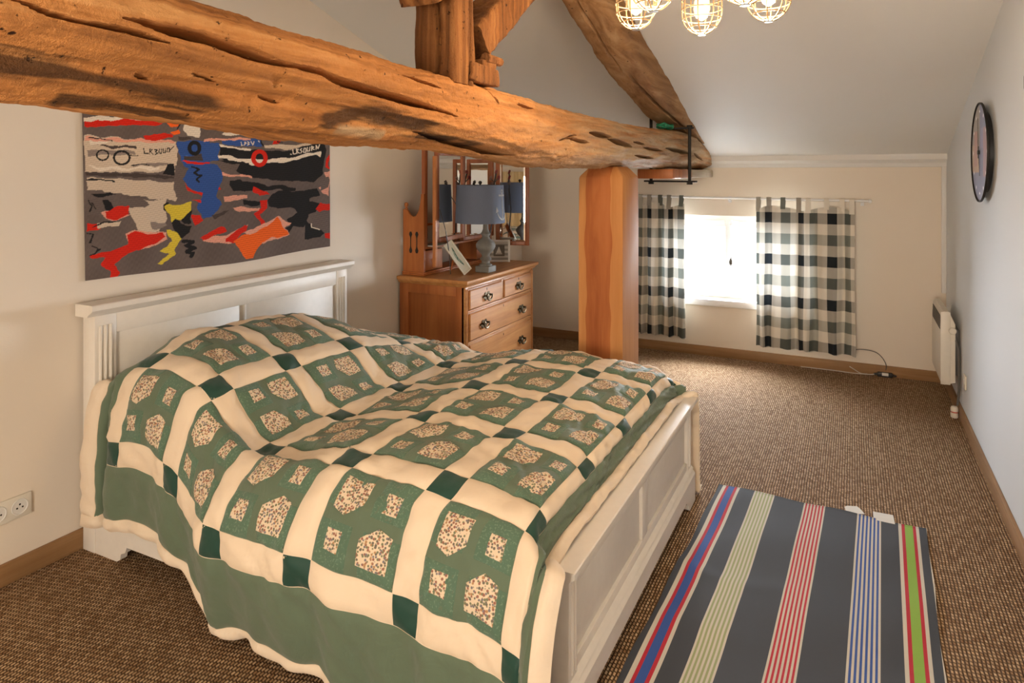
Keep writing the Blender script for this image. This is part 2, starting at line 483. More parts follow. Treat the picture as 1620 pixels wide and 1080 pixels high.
m.build('window_handle', plain('dark bronze', (0.07, 0.06, 0.05, 1), 0.4, 0.3), win)
m = MB(); m.box(WX0 - 0.01, WX1 + 0.01, YF - 0.035, yw + 0.0, WZ0 - 0.055, WZ0 - 0.001, 0.006)
m.build('window_sill', M['winw'], win)
# rear window added out of view for the fill light; only mirrors can show it
win2 = bpy.data.objects.new('window_2', None); COL.objects.link(win2); win2.location = ((BX0 + BX1) / 2, YB - 0.1, BZ0); struct(win2)
m = MB(); yb = YB - 0.11
for a_, b_ in ((BX0, BX0 + 0.05), (BX1 - 0.05, BX1), ((BX0 + BX1) / 2 - 0.04, (BX0 + BX1) / 2 + 0.04)): m.box(a_, b_, yb, yb + 0.05, BZ0, BZ1, 0.004)
m.box(BX0, BX1, yb, yb + 0.05, BZ0, BZ0 + 0.05, 0.004); m.box(BX0, BX1, yb, yb + 0.05, BZ1 - 0.05, BZ1, 0.004)
m.build('window_frame', M['winw'], win2)

# ------------------------------------------------------------------ timbers
def smooth_table(xs, ys, sig, n=1600):
    x = np.linspace(xs[0], xs[-1], n); y = np.interp(x, xs, ys)
    k = max(1, int(sig / (xs[-1] - xs[0]) * n)); kern = np.exp(-0.5 * (np.arange(-3 * k, 3 * k + 1) / k) ** 2); kern /= kern.sum()
    yp = np.concatenate([2 * y[0] - y[1:3 * k + 1][::-1], y, 2 * y[-1] - y[-3 * k - 1:-1][::-1]])
    ys2 = np.convolve(yp, kern, 'same')[3 * k:3 * k + n]
    return lambda q: np.interp(q, x, ys2)
def fbm(P, scale, oct=4):
    out = np.empty(len(P))
    for i, p in enumerate(P):
        out[i] = mnoise.fractal(Vector((p[0] * scale[0], p[1] * scale[1], p[2] * scale[2])), 1.0, 2.0, oct)
    return out
def seg_dist(py, pz, pl):
    d = np.full(py.shape, 1e9); tt = np.zeros(py.shape)
    L = 0; tot = sum(math.hypot(b[0] - a[0], b[1] - a[1]) for a, b in zip(pl, pl[1:]))
    for (ay, az), (by, bz) in zip(pl, pl[1:]):
        l = math.hypot(by - ay, bz - az) + 1e-9
        t = np.clip(((py - ay) * (by - ay) + (pz - az) * (bz - az)) / l ** 2, 0, 1)
        dd = np.hypot(py - ay - t * (by - ay), pz - az - t * (bz - az))
        m = dd < d
        d = np.where(m, dd, d); tt = np.where(m, (L + t * l) / tot, tt); L += l
    return d, tt
def even_section(n, p, hx, hz, wface):
    """superellipse section sampled evenly along its outline, denser (wface) on the +X half"""
    th = np.linspace(0, 2 * np.pi, 8001); c, s = np.cos(th), np.sin(th)
    x = np.sign(c) * np.abs(c) ** (2 / p); z = np.sign(s) * np.abs(s) ** (2 / p)
    wt = np.where(x[1:] > 0, wface, 1.0)
    L = np.concatenate([[0], np.cumsum(np.hypot(np.diff(x) * hx, np.diff(z) * hz) * wt)])
    q = np.interp(np.linspace(0, L[-1], n, endpoint=False), L, th)
    c, s = np.cos(q), np.sin(q)
    return np.sign(c) * np.abs(c) ** (2 / p), np.sign(s) * np.abs(s) ** (2 / p)
def superellipse(n, p):
    return even_section(n, p, 1.0, 1.0, 1.0)

# the tie beam: one long natural timber running front to back over the bed
XFACE = -1.03
yb0, yb1 = YB + 0.02, YF - 0.015
NA = 1100
q = np.linspace(0, 1, NA)
ys = yb0 + (yb1 - yb0) * q
dens = np.where((ys > 0.3) & (ys < 2.6), 2.6, np.where(ys > 2.6, 1.3, 0.5))
cum = np.concatenate([[0], np.cumsum((dens[1:] + dens[:-1]) / 2)]); cum /= cum[-1]
ys = np.interp(np.linspace(0, 1, NA), cum, ys)
zbot = smooth_table([yb0, 0.3, 0.52, 0.9, 1.16, 1.36, 1.62, 2.1, 2.65, 3.3, 4.2, 5.0, yb1], [1.66, 1.63, 1.612, 1.598, 1.582, 1.572, 1.575, 1.552, 1.528, 1.533, 1.535, 1.535, 1.53], 0.07)
ztop = smooth_table([yb0, 0.5, 0.90, 1.25, 1.52, 1.92, 2.6, 3.45, 4.2, 4.8, yb1], [1.84, 1.83, 1.822, 1.805, 1.80, 1.806, 1.785, 1.776, 1.79, 1.80, 1.76], 0.10)
NR = 230
P_ = 3.6
ex, ez = even_section(NR, P_, 0.135, 0.13, 3.0)
hw = 0.135
Yg = np.repeat(ys[:, None], NR, 1)
zb_, zt_ = zbot(ys)[:, None], ztop(ys)[:, None]
Xg = XFACE - hw + hw * ex[None, :] + 0 * Yg
Zg = (zb_ + zt_) / 2 + (zt_ - zb_) / 2 * ez[None, :]
# waney lower corner: the face turns inward towards the underside
rel = (Zg - zb_) / (zt_ - zb_)
face = np.clip(ex[None, :], 0, 1) + 0 * Yg
wane = np.clip(1 - rel / smooth_table([yb0, 1.2, 1.6, 2.2, yb1], [0.42, 0.36, 0.30, 0.16, 0.16], 0.1)(Yg), 0, 1)
Xg -= face * wane ** 0.8 * smooth_table([yb0, 1.2, 1.7, 2.2, yb1], [0.075, 0.07, 0.06, 0.028, 0.025], 0.08)(Yg)
Xg -= face * 0.034 * np.exp(-((rel - 0.30) / 0.10) ** 2) * np.clip((1.5 - Yg) / 0.3, 0, 1)
Xg -= face * np.clip((rel - 0.78) / 0.22, 0, 1) ** 1.4 * 0.045
pts = np.stack([Xg, Yg, Zg], -1).reshape(-1, 3)
n1 = fbm(pts, (4, 1.1, 4), 3).reshape(NA, NR)
n2 = fbm(pts, (26, 6, 26), 4).reshape(NA, NR)
n3 = fbm(pts, (60, 40, 60), 2).reshape(NA, NR)
disp = 0.016 * n1 + 0.0065 * n2 + 0.0024 * n3
Xg += disp * ex[None, :]; Zg += disp * ez[None, :]
# drying cracks and splits carved into the face
def Q(pl): return [(pix(u, v, X=XFACE).y, pix(u, v, X=XFACE).z) for u, v in pl]
cracks = [
 ([(10, -4), (75, 20), (110, 30), (150, 40)], .0034, .05), ([(110, 28), (165, 41), (200, 48), (235, 58), (278, 72)], .0042, .06),
 ([(188, 28), (240, 40), (290, 52), (335, 62), (380, 78), (402, 84), (440, 98), (478, 108)], .0105, .10),
 ([(425, 88), (464, 103), (506, 113), (541, 131), (580, 141), (637, 157), (689, 171), (726, 185)], .0095, .10),
 ([(676, 207), (708, 215), (753, 227), (798, 239), (835, 246)], .009, .07),
 ([(930, 210), (948, 213), (969, 218)], .012, .06), ([(960, 220), (980, 226), (1001, 232)], .014, .07),
 ([(1052, 234), (1070, 238), (1093, 243)], .014, .06), ([(1003, 246), (1036, 250)], .008, .04), ([(1017, 233), (1050, 239)], .009, .04),
 ([(1096, 242), (1112, 254)], .010, .05), ([(900, 219), (932, 227)], .008, .04), ([(886, 222), (912, 214)], .006, .03), ([(1002, 224), (1022, 229)], .007, .03),
 ([(245, 115), (275, 122)], .003, .02), ([(320, 111), (372, 126)], .003, .02), ([(640, 118), (700, 140)], .004, .02), ([(520, 40), (536, 55)], .005, .025),
 ([(780, 140), (792, 165)], .006, .03), ([(440, 150), (475, 162)], .004, .02), ([(820, 165), (850, 172)], .005, .02),
]
wob = fbm(pts, (14, 9, 14), 3).reshape(NA, NR) * 0.0025
for pl, wdt, dep in cracks:
    d, tt = seg_dist(Yg, Zg + wob, Q(pl))
    taper = np.clip(np.minimum(tt, 1 - tt) * 3.2, 0.02, 1) ** 0.8
    Xg -= np.where(face > 0.3, dep * np.clip(taper * 1.6, 0, 1) * np.exp(-(d / (0.80 * wdt * taper)) ** 4), 0)
for u, v, r_, dep in ((440, 120, .018, .012), (452, 130, .014, .012), (462, 145, .02, .012), (480, 148, .02, .012), (905, 225, .016, .02), (905, 208, .01, .012), (430, 160, .02, .014), (600, 110, .012, .01), (720, 150, .012, .008), (700, 128, .012, .008)):
    y_, z_ = Q([(u, v)])[0]
    Xg -= np.where(face > 0.3, dep * np.exp(-(((Yg - y_) ** 2 + (Zg - z_) ** 2) / r_ ** 2)) * (0.6 + n2), 0)
G = np.stack([Xg, Yg, Zg], -1)
dark_band = np.zeros(Yg.shape)  # dark bands along the lower part of the face
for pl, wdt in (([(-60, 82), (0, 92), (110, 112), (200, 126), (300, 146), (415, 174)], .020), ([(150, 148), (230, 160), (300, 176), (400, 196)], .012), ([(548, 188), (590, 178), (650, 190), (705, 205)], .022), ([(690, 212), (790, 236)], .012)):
    d, tt = seg_dist(Yg, Zg + wob * 3, Q(pl)); dark_band = np.maximum(dark_band, np.exp(-(d / wdt) ** 2) * np.clip(np.minimum(tt + .3, 1 - tt) * 5, 0, 1))
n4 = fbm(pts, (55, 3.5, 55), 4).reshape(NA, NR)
dark_band = np.clip((dark_band * 1.5 - .45 + 1.1 * n4 + .4 * n2) * (dark_band > .08) * (face > .2), 0, .88)
pale_ = np.clip((Yg - 1.6) / 1.8, 0, 1) * np.clip(.8 + .6 * n1 + .6 * n4, 0, 1)  # paler towards the far end of the beam
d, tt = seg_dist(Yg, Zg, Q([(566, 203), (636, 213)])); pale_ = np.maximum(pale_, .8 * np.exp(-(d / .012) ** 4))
SCOL = np.stack([dark_band, pale_, 0 * pale_], -1); SCOL = np.concatenate([SCOL[:1], SCOL, SCOL[-1:]])
# close both ends
def cap_ends(G):
    c0 = G[:1].mean(axis=1, keepdims=True); c1 = G[-1:].mean(axis=1, keepdims=True)
    return np.concatenate([c0 + (G[:1] - c0) * 0.02, G, c1 + (G[-1:] - c1) * 0.02])
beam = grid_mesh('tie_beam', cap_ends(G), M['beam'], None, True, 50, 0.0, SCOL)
tag(beam, 'long rough-hewn oak tie beam with deep drying cracks running over the bed', 'beam')

def timber(name, stations, mat, parent=None, p=5.0, na=160, nr=72, amp=0.010, fine=0.0035, gs=(5, 5, 5), fs=(24, 24, 24), smooth=50, seed=0.0, carve=None):
    """stations: list of (centre, half_x, half_n); section axes = world X and the in-plane normal"""
    c = np.array([s[0] for s in stations], float); hx = np.array([s[1] for s in stations]); hn = np.array([s[2] for s in stations])
    L = np.concatenate([[0], np.cumsum(np.linalg.norm(np.diff(c, axis=0), axis=1))]); q = np.linspace(0, L[-1], na)
    sg = L[-1] * 0.05
    f = [smooth_table(L, c[:, k], sg) for k in range(3)]
    C_ = np.stack([f[k](q) for k in range(3)], -1); HX = smooth_table(L, hx, sg)(q); HN = smooth_table(L, hn, sg)(q)
    tg = np.gradient(C_, axis=0); tg /= np.linalg.norm(tg, axis=1, keepdims=True)
    ax = np.tile(np.array([[1.0, 0, 0]]), (na, 1)); nn = np.cross(tg, ax); nn /= np.linalg.norm(nn, axis=1, keepdims=True)
    ex, en = superellipse(nr, p)
    G = C_[:, None, :] + ax[:, None, :] * (HX[:, None] * ex[None, :])[..., None] + nn[:, None, :] * (HN[:, None] * en[None, :])[..., None]
    P = G.reshape(-1, 3) + seed
    d = (amp * fbm(P, gs, 3) + fine * fbm(P, fs, 4)).reshape(na, nr)
    if carve is not None: d = d + carve(q[:, None] / L[-1] + 0 * d, np.arange(nr)[None, :] / nr + 0 * d)
    rad = ax[:, None, :] * ex[None, :, None] + nn[:, None, :] * en[None, :, None]
    G = G + rad * d[..., None]
    return grid_mesh(name, cap_ends(G), mat, parent, True, smooth)
# principal rafter: follows the roof slope, its back in the ceiling
RX = -1.135
low = [(5.42, 1.72), (5.0, 1.80), (4.45, 1.875), (3.9, 1.99), (3.45, 2.12), (2.98, 2.31), (2.5, 2.47), (1.95, 2.665)]
st = []
for y, z in low:
    top = zc(y) + 0.012
    st.append(((RX, y + 0.02, (z + top) / 2), 0.105, (top - z) / 2))
def rafter_crack(a, b):
    d = -0.05 * np.exp(-((b - 0.80 - 0.03 * np.sin(a * 9)) / 0.008) ** 2) * np.clip((a - 0.12) / 0.05, 0, 1) * np.clip((0.5 - a) / 0.05, 0, 1)
    d += -0.04 * np.exp(-((b - 0.72 + 0.08 * (a - 0.7)) / 0.006) ** 2) * np.clip((a - 0.5) / 0.05, 0, 1)
    return d
r = timber('principal_rafter', st, M['rafter'], None, 6, 320, 120, 0.010, 0.004, (4, 2, 4), (26, 7, 26), 50, 3.0, rafter_crack)
tag(r, 'sloping oak rafter rising from the end of the tie beam along the ceiling', 'beam')
# rear principal rafter, behind the camera
low2 = [(-1.85, 1.74), (-1.0, 1.97), (0.0, 2.27), (0.8, 2.5), (1.62, 2.66)]
st = [((RX, y, (z + zc(y) + 0.012) / 2), 0.105, (zc(y) + 0.012 - z) / 2) for y, z in low2]
r = timber('principal_rafter', st, M['rafter'], None, 6, 120, 48, 0.010, 0.004, (4, 2, 4), (26, 7, 26), 50, 9.0)
tag(r, 'sloping oak rafter on the side of the king post away from the window', 'beam')
# king post with its two struts and the block under the right strut
ky0, ky1 = 1.715, 1.845
zt0 = float(ztop(1.78))
def kp_carve(a, b): return -0.02 * np.exp(-((b - 0.77 - 0.02 * np.sin(a * 14)) / 0.012) ** 2) - 0.018 * np.exp(-((b - 0.05 - 0.015 * np.sin(a * 11)) / 0.012) ** 2)
# king: section x [-1.19,-1.05] by y [ky0,ky1]
kp = timber('king_post', [((-1.12, 1.78, zt0 - 0.035), 0.075, 0.066), ((-1.12, 1.78, 2.2), 0.07, 0.064), ((-1.12, 1.78, ZR - 0.03), 0.075, 0.068)], M['king'], None, 7, 200, 88, 0.007, 0.005, (6, 6, 1.5), (34, 34, 6), 50, 5.0, kp_carve)
tag(kp, 'upright oak king post standing on top of the tie beam', 'post')
def strut(name, p0, p1, hx, hn, label, seed):
    p0, p1 = Vector(p0), Vector(p1)
    st = [(tuple(p0), hx, hn), (tuple(p0.lerp(p1, 0.3)), hx, hn), (tuple(p0.lerp(p1, 0.65) + Vector((0, 0, -0.01))), hx, hn), (tuple(p1), hx * 1.02, hn)]
    o = timber(name, st, M['king'], None, 7, 120, 64, 0.006, 0.004, (6, 6, 6), (26, 26, 26), 50, seed)
    return tag(o, label, 'beam')
a_ = pix(760, 72, X=-1.07); b_ = pix(822, -40, X=-1.07)
strut('brace', (-1.115, a_.y + 0.005, a_.z + 0.01), (-1.115, 2.66, 2.50), 0.062, 0.062, 'slanting oak brace from the foot of the king post up towards the rafter', 1.0)
strut('brace', (-1.115, 1.672, 2.005), (-1.115, 1.33, 2.62), 0.066, 0.055, 'slanting oak brace high on the side of the king post away from the window', 2.0)
zb2 = float(ztop(1.9))
m = MB(); m.box(-1.17, -1.035, 1.80, 1.985, zb2 - 0.02, zb2 + 0.036, 0.006)
bm_ = m.bm
bmesh.ops.subdivide_edges(bm_, edges=bm_.edges[:], cuts=4, use_grid_fill=True)
for v_ in bm_.verts: v_.co += Vector((mnoise.noise(v_.co * 25), mnoise.noise(v_.co * 25 + Vector((9, 0, 0))), mnoise.noise(v_.co * 30 + Vector((0, 7, 0))))) * 0.006
o = m.build('wedge_block', M['king'], None, 40)
tag(o, 'rough wooden block wedged under the brace on the tie beam', 'block')
m = MB(); zpg = zb2 + 0.062; m.tube([(-1.045, 1.90, zpg), (-1.05, 2.01, zpg + 0.002)], [0.017, 0.015], 8)
m.box(-1.12, -1.04, 1.875, 1.97, zb2 + 0.034, zb2 + 0.055, 0.005)
tag(m.build('wooden_peg', M['king'], None, 40), 'stubby wooden peg sticking out above the block on the tie beam', 'peg')

# the squared post under the beam, chamfered at the top, pale sapwood on both edges
px0, px1, py0, py1 = -1.264, -1.03, 3.295, 3.575
t = NT('oak post with heartwood'); tc = t.node('ShaderNodeTexCoord'); sp = t.node('ShaderNodeSeparateXYZ'); t.link(tc.outputs['Object'], sp.inputs[0])
v1 = t.coord((14, 14, 1.1)); g = t.noise(v1, 1, 6, 0.6, 0.5)
heart = t.ramp(g, [(0.3, (0.27, 0.075, 0.022, 1)), (0.6, (0.40, 0.135, 0.042, 1)), (0.8, (0.45, 0.17, 0.06, 1))])
sap = t.ramp(g, [(0.3, (0.42, 0.175, 0.055, 1)), (0.7, (0.52, 0.24, 0.085, 1))])
v2 = t.coord((0.01, 0.01, 1.9)); wv = t.noise(v2, 1.6, 1)
hwid = t.math('ADD', 0.064, t.math('MULTIPLY', t.math('SUBTRACT', wv, 0.5), 0.07))
dx = t.math('ABSOLUTE', t.math('ADD', sp.outputs['X'], 0.012))
inx = t.math('LESS_THAN', dx, hwid)
iny = t.math('LESS_THAN', sp.outputs['Y'], 0.10)
t.color(t.mix(t.math('MULTIPLY', inx, iny), sap, heart)); t.bsdf.inputs['Specular IOR Level'].default_value = 0.2; t.set(Roughness=0.7); t.bump(g, 0.12, 0.006)
M['post'] = t.m
post = thing('support_post', 'squared oak post with reddish heartwood holding up the tie beam behind the bed', 'post', ((px0 + px1) / 2, (py0 + py1) / 2, 0))
m = MB(); zt = 1.535; ch = 0.045
sec = lambda e: [(px0 + e, py0 + e), (px1 - e, py0 + e), (px1 - e, py1 - e), (px0 + e, py1 - e)]
rings = []
for z, e in ((0, 0), (0.4, 0.0), (0.8, 0), (1.2, 0), (zt - 0.06, 0), (zt - 0.048, 0.004), (zt - 0.012, 0.034), (zt, 0.046)):
    rings.append([m.bm.verts.new((x, y, z)) for x, y in sec(e)])
for A, B in zip(rings, rings[1:]):
    for k in range(4): m.bm.faces.new((A[k], A[(k + 1) % 4], B[(k + 1) % 4], B[k]))
m.bm.faces.new(rings[0][::-1]); m.bm.faces.new(rings[-1])
ed = [e for e in m.bm.edges if abs(e.verts[0].co.x - e.verts[1].co.x) < 0.06 and abs(e.verts[0].co.y - e.verts[1].co.y) < 0.06 and abs(e.verts[0].co.z - e.verts[1].co.z) > 0.005]
bmesh.ops.bevel(m.bm, geom=ed, offset=0.010, segments=3, profile=0.5, affect='EDGES')
m.build('post_shaft', M['post'], post, 40)

# wall plate stub under the beam end, iron clamp round the joint, green cord
m = MB(); pa = pix(1031, 268, X=-1.05); pb = pix(1131, 268, X=-1.03)
m.box(-1.27, -1.035, 4.38, 4.95, 1.465, 1.528, 0.006)
bp = thing('bearing_timber', 'short reddish timber laid under the far end of the tie beam', 'beam', (-1.15, 4.9, 1.465))
m.build('brown_end', M['pine_s'], bp)
MB().box(-1.27, -1.03, 4.951, YF - 0.01, 1.468, 1.526, 0.008).build('pale_end', wood_mat('pale raw timber', (0.38, 0.30, 0.21, 1), (0.46, 0.38, 0.28, 1), (0.52, 0.44, 0.34, 1), 'Y', 0.7), bp)
cl = thing('iron_clamp', 'black iron clamp of threaded rods bolted round the beam end', 'clamp', (-1.15, 4.6, 1.42))
yc1 = pix(1091, 260, X=-1.005).y; 
m = MB(); z0 = pix(1091, 287, X=-1.005).z; z1 = pix(1091, 203, X=-1.005).z
m.tube([(-1.005, yc1, z0 - 0.02), (-1.005, yc1, z1 + 0.02)], 0.011, 10); m.build('threaded_rod', M['iron'], cl)
yc2 = pix(1030, 286, X=-1.30).y
yc2 = min(yc2, 5.3)
m = MB(); m.tube([(-1.30, yc2, z0 - 0.02), (-1.30, yc2, zc(yc2) - 0.01)], 0.011, 10); m.build('threaded_rod', M['iron'], cl)
def bar(p, q_, w_, h_, name):
    p, q_ = Vector(p), Vector(q_); d = (q_ - p); L = d.length; rot = d.to_track_quat('X', 'Z').to_matrix().to_4x4(); rot.translation = (p + q_) / 2
    MB().box(-L / 2, L / 2, -w_ / 2, w_ / 2, -h_ / 2, h_ / 2, 0.002, 2, rot).build(name, M['iron'], cl)
e_ = (Vector((-1.005, yc1, 0)) - Vector((-1.30, yc2, 0))).normalized() * 0.05
bar((-1.30 - e_.x, yc2 - e_.y, z0), (-1.005 + e_.x, yc1 + e_.y, z0), 0.035, 0.012, 'clamp_bar')
bar((-1.14, yc1 - 0.03, z1), (-0.985, yc1 + 0.03, z1 + 0.004), 0.035, 0.012, 'clamp_bar')
m = MB()
for x, y, z in ((-1.005, yc1, z0 - 0.012), (-1.30, yc2, z0 - 0.012), (-1.005, yc1, z1 + 0.013)):
    m.lathe([(0.02, -0.009), (0.02, 0.009)], (x, y, z), 6)
m.build('hex_nut', M['iron'], cl, 20)
pg = pix(1052, 198, X=-1.12)
m = MB(); cz = float(ztop(pg.y)) + 0.006
pl = []
for k in range(60):
    a = k / 59 * 4 * math.pi
    pl.append((pg.x + 0.035 * math.cos(a) + 0.01 * math.sin(3 * a), pg.y + 0.10 * math.sin(a), cz + 0.012 + 0.012 * math.sin(a * 1.5)))
m.tube(pl, 0.007, 6)
m.tube([(pg.x + 0.03, pg.y - 0.10, cz + 0.012), (pg.x + 0.03, pg.y + 0.10, cz + 0.016)], 0.008, 6)
tag(m.build('cord_coil', M['green_cord'], None), 'coil of green cord lying on the tie beam at the foot of the rafter', 'cord')

# ------------------------------------------------------------------ bed frame
BY0, BY1 = 1.672, 3.172                     # outer faces of the bed, near and far
bed = thing('bed_frame', 'white painted wooden bed frame with panelled headboard and footboard', 'bed', (-1.7, 2.42, 0))
hx0, hx1 = -2.752, -2.690                    # headboard thickness
m = MB(); m.box(hx0, hx1 + 0.012, BY0 + 0.09, BY1 - 0.09, 0.855, 0.935, 0.003)
hb = m.build('headboard', M['bedw'], bed)
def sub(m, name, parent, mat='bedw', smooth=35): return m.build(name, M[mat], parent, smooth)
# one offset helper: sub-parts of headboard are placed under it (its location is the frame's local origin)
m = MB()
prof = [(hx0, 0.935), (hx1 + 0.014, 0.935), (hx1 + 0.022, 0.945), (hx1 + 0.038, 0.955), (hx1 + 0.046, 0.962), (hx1 + 0.046, 0.980), (hx1 + 0.042, 0.984), (hx0, 0.984)]
m.prism([(x, BY0 - 0.03, z) for x, z in prof], (0, BY1 - BY0 + 0.06, 0)); sub(m, 'cap', hb, smooth=25)
for y0, y1 in ((BY0, BY0 + 0.09), (BY1 - 0.09, BY1)):
    m = MB(); m.box(hx0, hx1 + 0.014, y0, y1, 0.0, 0.935, 0.003)
    for k in range(3):
        yy = y0 + 0.024 + 0.021 * k
        m.tube([(hx1 + 0.014, yy, 0.30), (hx1 + 0.014, yy, 0.895)], 0.0065, 8)
    sub(m, 'post', hb)
ym = 2.42
m = MB(); m.box(hx0 + 0.01, hx1 + 0.012, ym - 0.006, ym + 0.006, 0.30, 0.855, 0.002); sub(m, 'centre_stile', hb)
for y0, y1 in ((BY0 + 0.09, ym - 0.006), (ym + 0.006, BY1 - 0.09)):
    m = MB(); m.box(hx0 + 0.012, hx1, y0, y1, 0.30, 0.855, 0.002); sub(m, 'panel', hb)
# footboard
fx0, fx1 = -0.728, -0.672
m = MB(); m.box(fx0, fx1, BY0 + 0.06, BY1 - 0.06, 0.385, 0.437, 0.003); fb = m.build('footboard', M['bedw'], bed)
m = MB()
prof = [(fx0 - 0.02, 0.437), (fx1 + 0.012, 0.437), (fx1 + 0.02, 0.446), (fx1 + 0.031, 0.452), (fx1 + 0.031, 0.466), (fx1 + 0.028, 0.469), (fx0 - 0.035, 0.469), (fx0 - 0.035, 0.452)]
m.prism([(x, BY0 - 0.03, z) for x, z in prof], (0, BY1 - BY0 + 0.06, 0)); sub(m, 'cap', fb, smooth=25)
for y0, y1 in ((BY0, BY0 + 0.06), (BY1 - 0.06, BY1)):
    m = MB(); m.box(fx0 - 0.01, fx1 + 0.004, y0, y1, 0.13, 0.437, 0.003)
    for k in range(2): m.tube([(fx1 + 0.004, y0 + 0.02 + 0.02 * k, 0.17), (fx1 + 0.004, y0 + 0.02 + 0.02 * k, 0.42)], 0.005, 8)
    sub(m, 'post', fb)
m = MB(); m.box(fx0, fx1, ym - 0.035, ym + 0.035, 0.19, 0.385, 0.003); sub(m, 'centre_stile', fb)
m = MB(); m.box(fx0, fx1, BY0 + 0.06, BY1 - 0.06, 0.13, 0.19, 0.003); sub(m, 'bottom_rail', fb)
for y0, y1 in ((BY0 + 0.06, ym - 0.035), (ym + 0.035, BY1 - 0.06)):
    m = MB(); m.box(fx0 + 0.01, fx1 - 0.012, y0, y1, 0.19, 0.385, 0.001); sub(m, 'panel', fb)
m = MB()                                      # plinth with ogee ledge and bracket feet
zl = 0.06
yA, yBq = BY0 - 0.012, BY1 + 0.012
out = [(yA, 0), (yA + 0.115, 0), (yA + 0.135, 0.012), (yA + 0.14, 0.035), (yA + 0.165, 0.045), (yA + 0.18, zl), (yBq - 0.18, zl), (yBq - 0.165, 0.045), (yBq - 0.14, 0.035), (yBq - 0.135, 0.012), (yBq - 0.115, 0), (yBq, 0), (yBq, 0.125), (yA, 0.125)]
m.prism([(fx0 - 0.005, y, z) for y, z in out], (fx1 - fx0 + 0.027, 0, 0)); sub(m, 'plinth', fb)
m = MB()
prof = [(fx1, 0.125), (fx1 + 0.022, 0.125), (fx1 + 0.016, 0.133), (fx1 + 0.010, 0.138), (fx1 + 0.014, 0.146), (fx1 + 0.004, 0.156), (fx1, 0.16)]
m.prism([(x, yA, z) for x, z in prof], (0, yBq - yA, 0)); sub(m, 'ogee_moulding', fb, smooth=25)
# side rails with the bracket foot at the head end
for y0, y1, sgn in ((BY0 + 0.004, BY0 + 0.032, -1), (BY1 - 0.032, BY1 - 0.004, 1)):
    m = MB()
    xa, xb = hx1 + 0.015, fx0 - 0.012
    out = [(xa, 0), (xa + 0.13, 0), (xa + 0.15, 0.012), (xa + 0.155, 0.035), (xa + 0.18, 0.045), (xa + 0.19, 0.068), (xb, 0.068), (xb, 0.245), (xa, 0.245)]
    m.prism([(x, y0, z) for x, z in out], (0, y1 - y0, 0))
    yy0, yy1 = (y0 - 0.008, y1) if sgn < 0 else (y0, y1 + 0.008)
    m.box(xa, xb, yy0, yy1, 0.195, 0.222, 0.004)
    m.build('side_rail', M['bedw'], bed)
# mattress
m = MB(); m.box(-2.67, -0.80, BY0 + 0.04, BY1 - 0.04, 0.20, 0.535, 0.05, 4)
tag(m.build('mattress', M['mattress'], None), 'thick mattress under the quilt in the white bed frame', 'mattress')

# ------------------------------------------------------------------ quilt
sT = [-.82, -.67, -.3, -.1, .05, .4, 1, 1.35, 1.7, 2, 2.3, 2.7, 3, 3.5, 4, 4.5, 4.8, 5, 5.15, 5.4, 5.67, 5.82]
xT = [-2.655, -2.64, -2.555, -2.46, -2.40, -2.265, -2.035, -1.945, -1.86, -1.765, -1.655, -1.50, -1.385, -1.21, -1.035, -.865, -.785, -.758, -.750, -.744, -.733, -.685]
zT = [.585, .63, .77, .825, .84, .82, .74, .665, .585, .562, .575, .612, .628, .632, .622, .608, .590, .562, .538, .507, .487, .481]
fX = smooth_table(sT, xT, 0.045); fZ = smooth_table(sT, zT, 0.07)
fXd = smooth_table([-.82, -.67, -.12, 0, 1, 2, 3, 4, 5, 5.12, 5.4, 5.67, 5.82], [-2.668, -2.565, -2.505, -2.455, -2.075, -1.745, -1.395, -1.055, -.735, -.715, -.705, -.695, -.63], 0.04)
fZd = smooth_table([-.82, 0, .4, 1, 1.7, 2, 3, 4, 4.6, 5, 5.82], [.74, .765, .79, .75, .62, .600, .620, .61, .59, .565, .535], 0.07)
fm = smooth_table([-1, 1, 2, 3, 3.4, 4, 4.6, 5, 7], [1.0, 1.06, 1.05, .95, .80, .28, .08, 0, 0], 0.12)
fYb = smooth_table([-.82, 0, 1, 2, 3, 5.82], [1.745, 1.745, 1.715, 1.69, 1.665, 1.66], 0.1)
ffl = smooth_table([-.82, 0, .5, 1, 1.4, 1.75, 2, 3, 4, 5, 5.82], [.0, .05, .10, .2, .45, 1.15, 1.35, 1.1, .5, .45, .45], 0.12)
dd = np.linspace(0, 1.0, 800)
def drop_tab(a):
    ph = np.radians(np.interp(dd, [0, .05, .12, .25, .42, 1.0], a))
    o_ = np.concatenate([[0], np.cumsum((np.cos(ph)[1:] + np.cos(ph)[:-1]) / 2 * np.diff(dd))]); d_ = np.concatenate([[0], np.cumsum((np.sin(ph)[1:] + np.sin(ph)[:-1]) / 2 * np.diff(dd))])
    return o_, d_
oT, dT = drop_tab([18, 40, 66, 82, 89, 90]); oL, dL = drop_tab([8, 18, 36, 64, 100, 114])
def sstep(x): x = np.clip(x, 0, 1); return x * x * (3 - 2 * x)
RP, CP = 0.355, 0.37
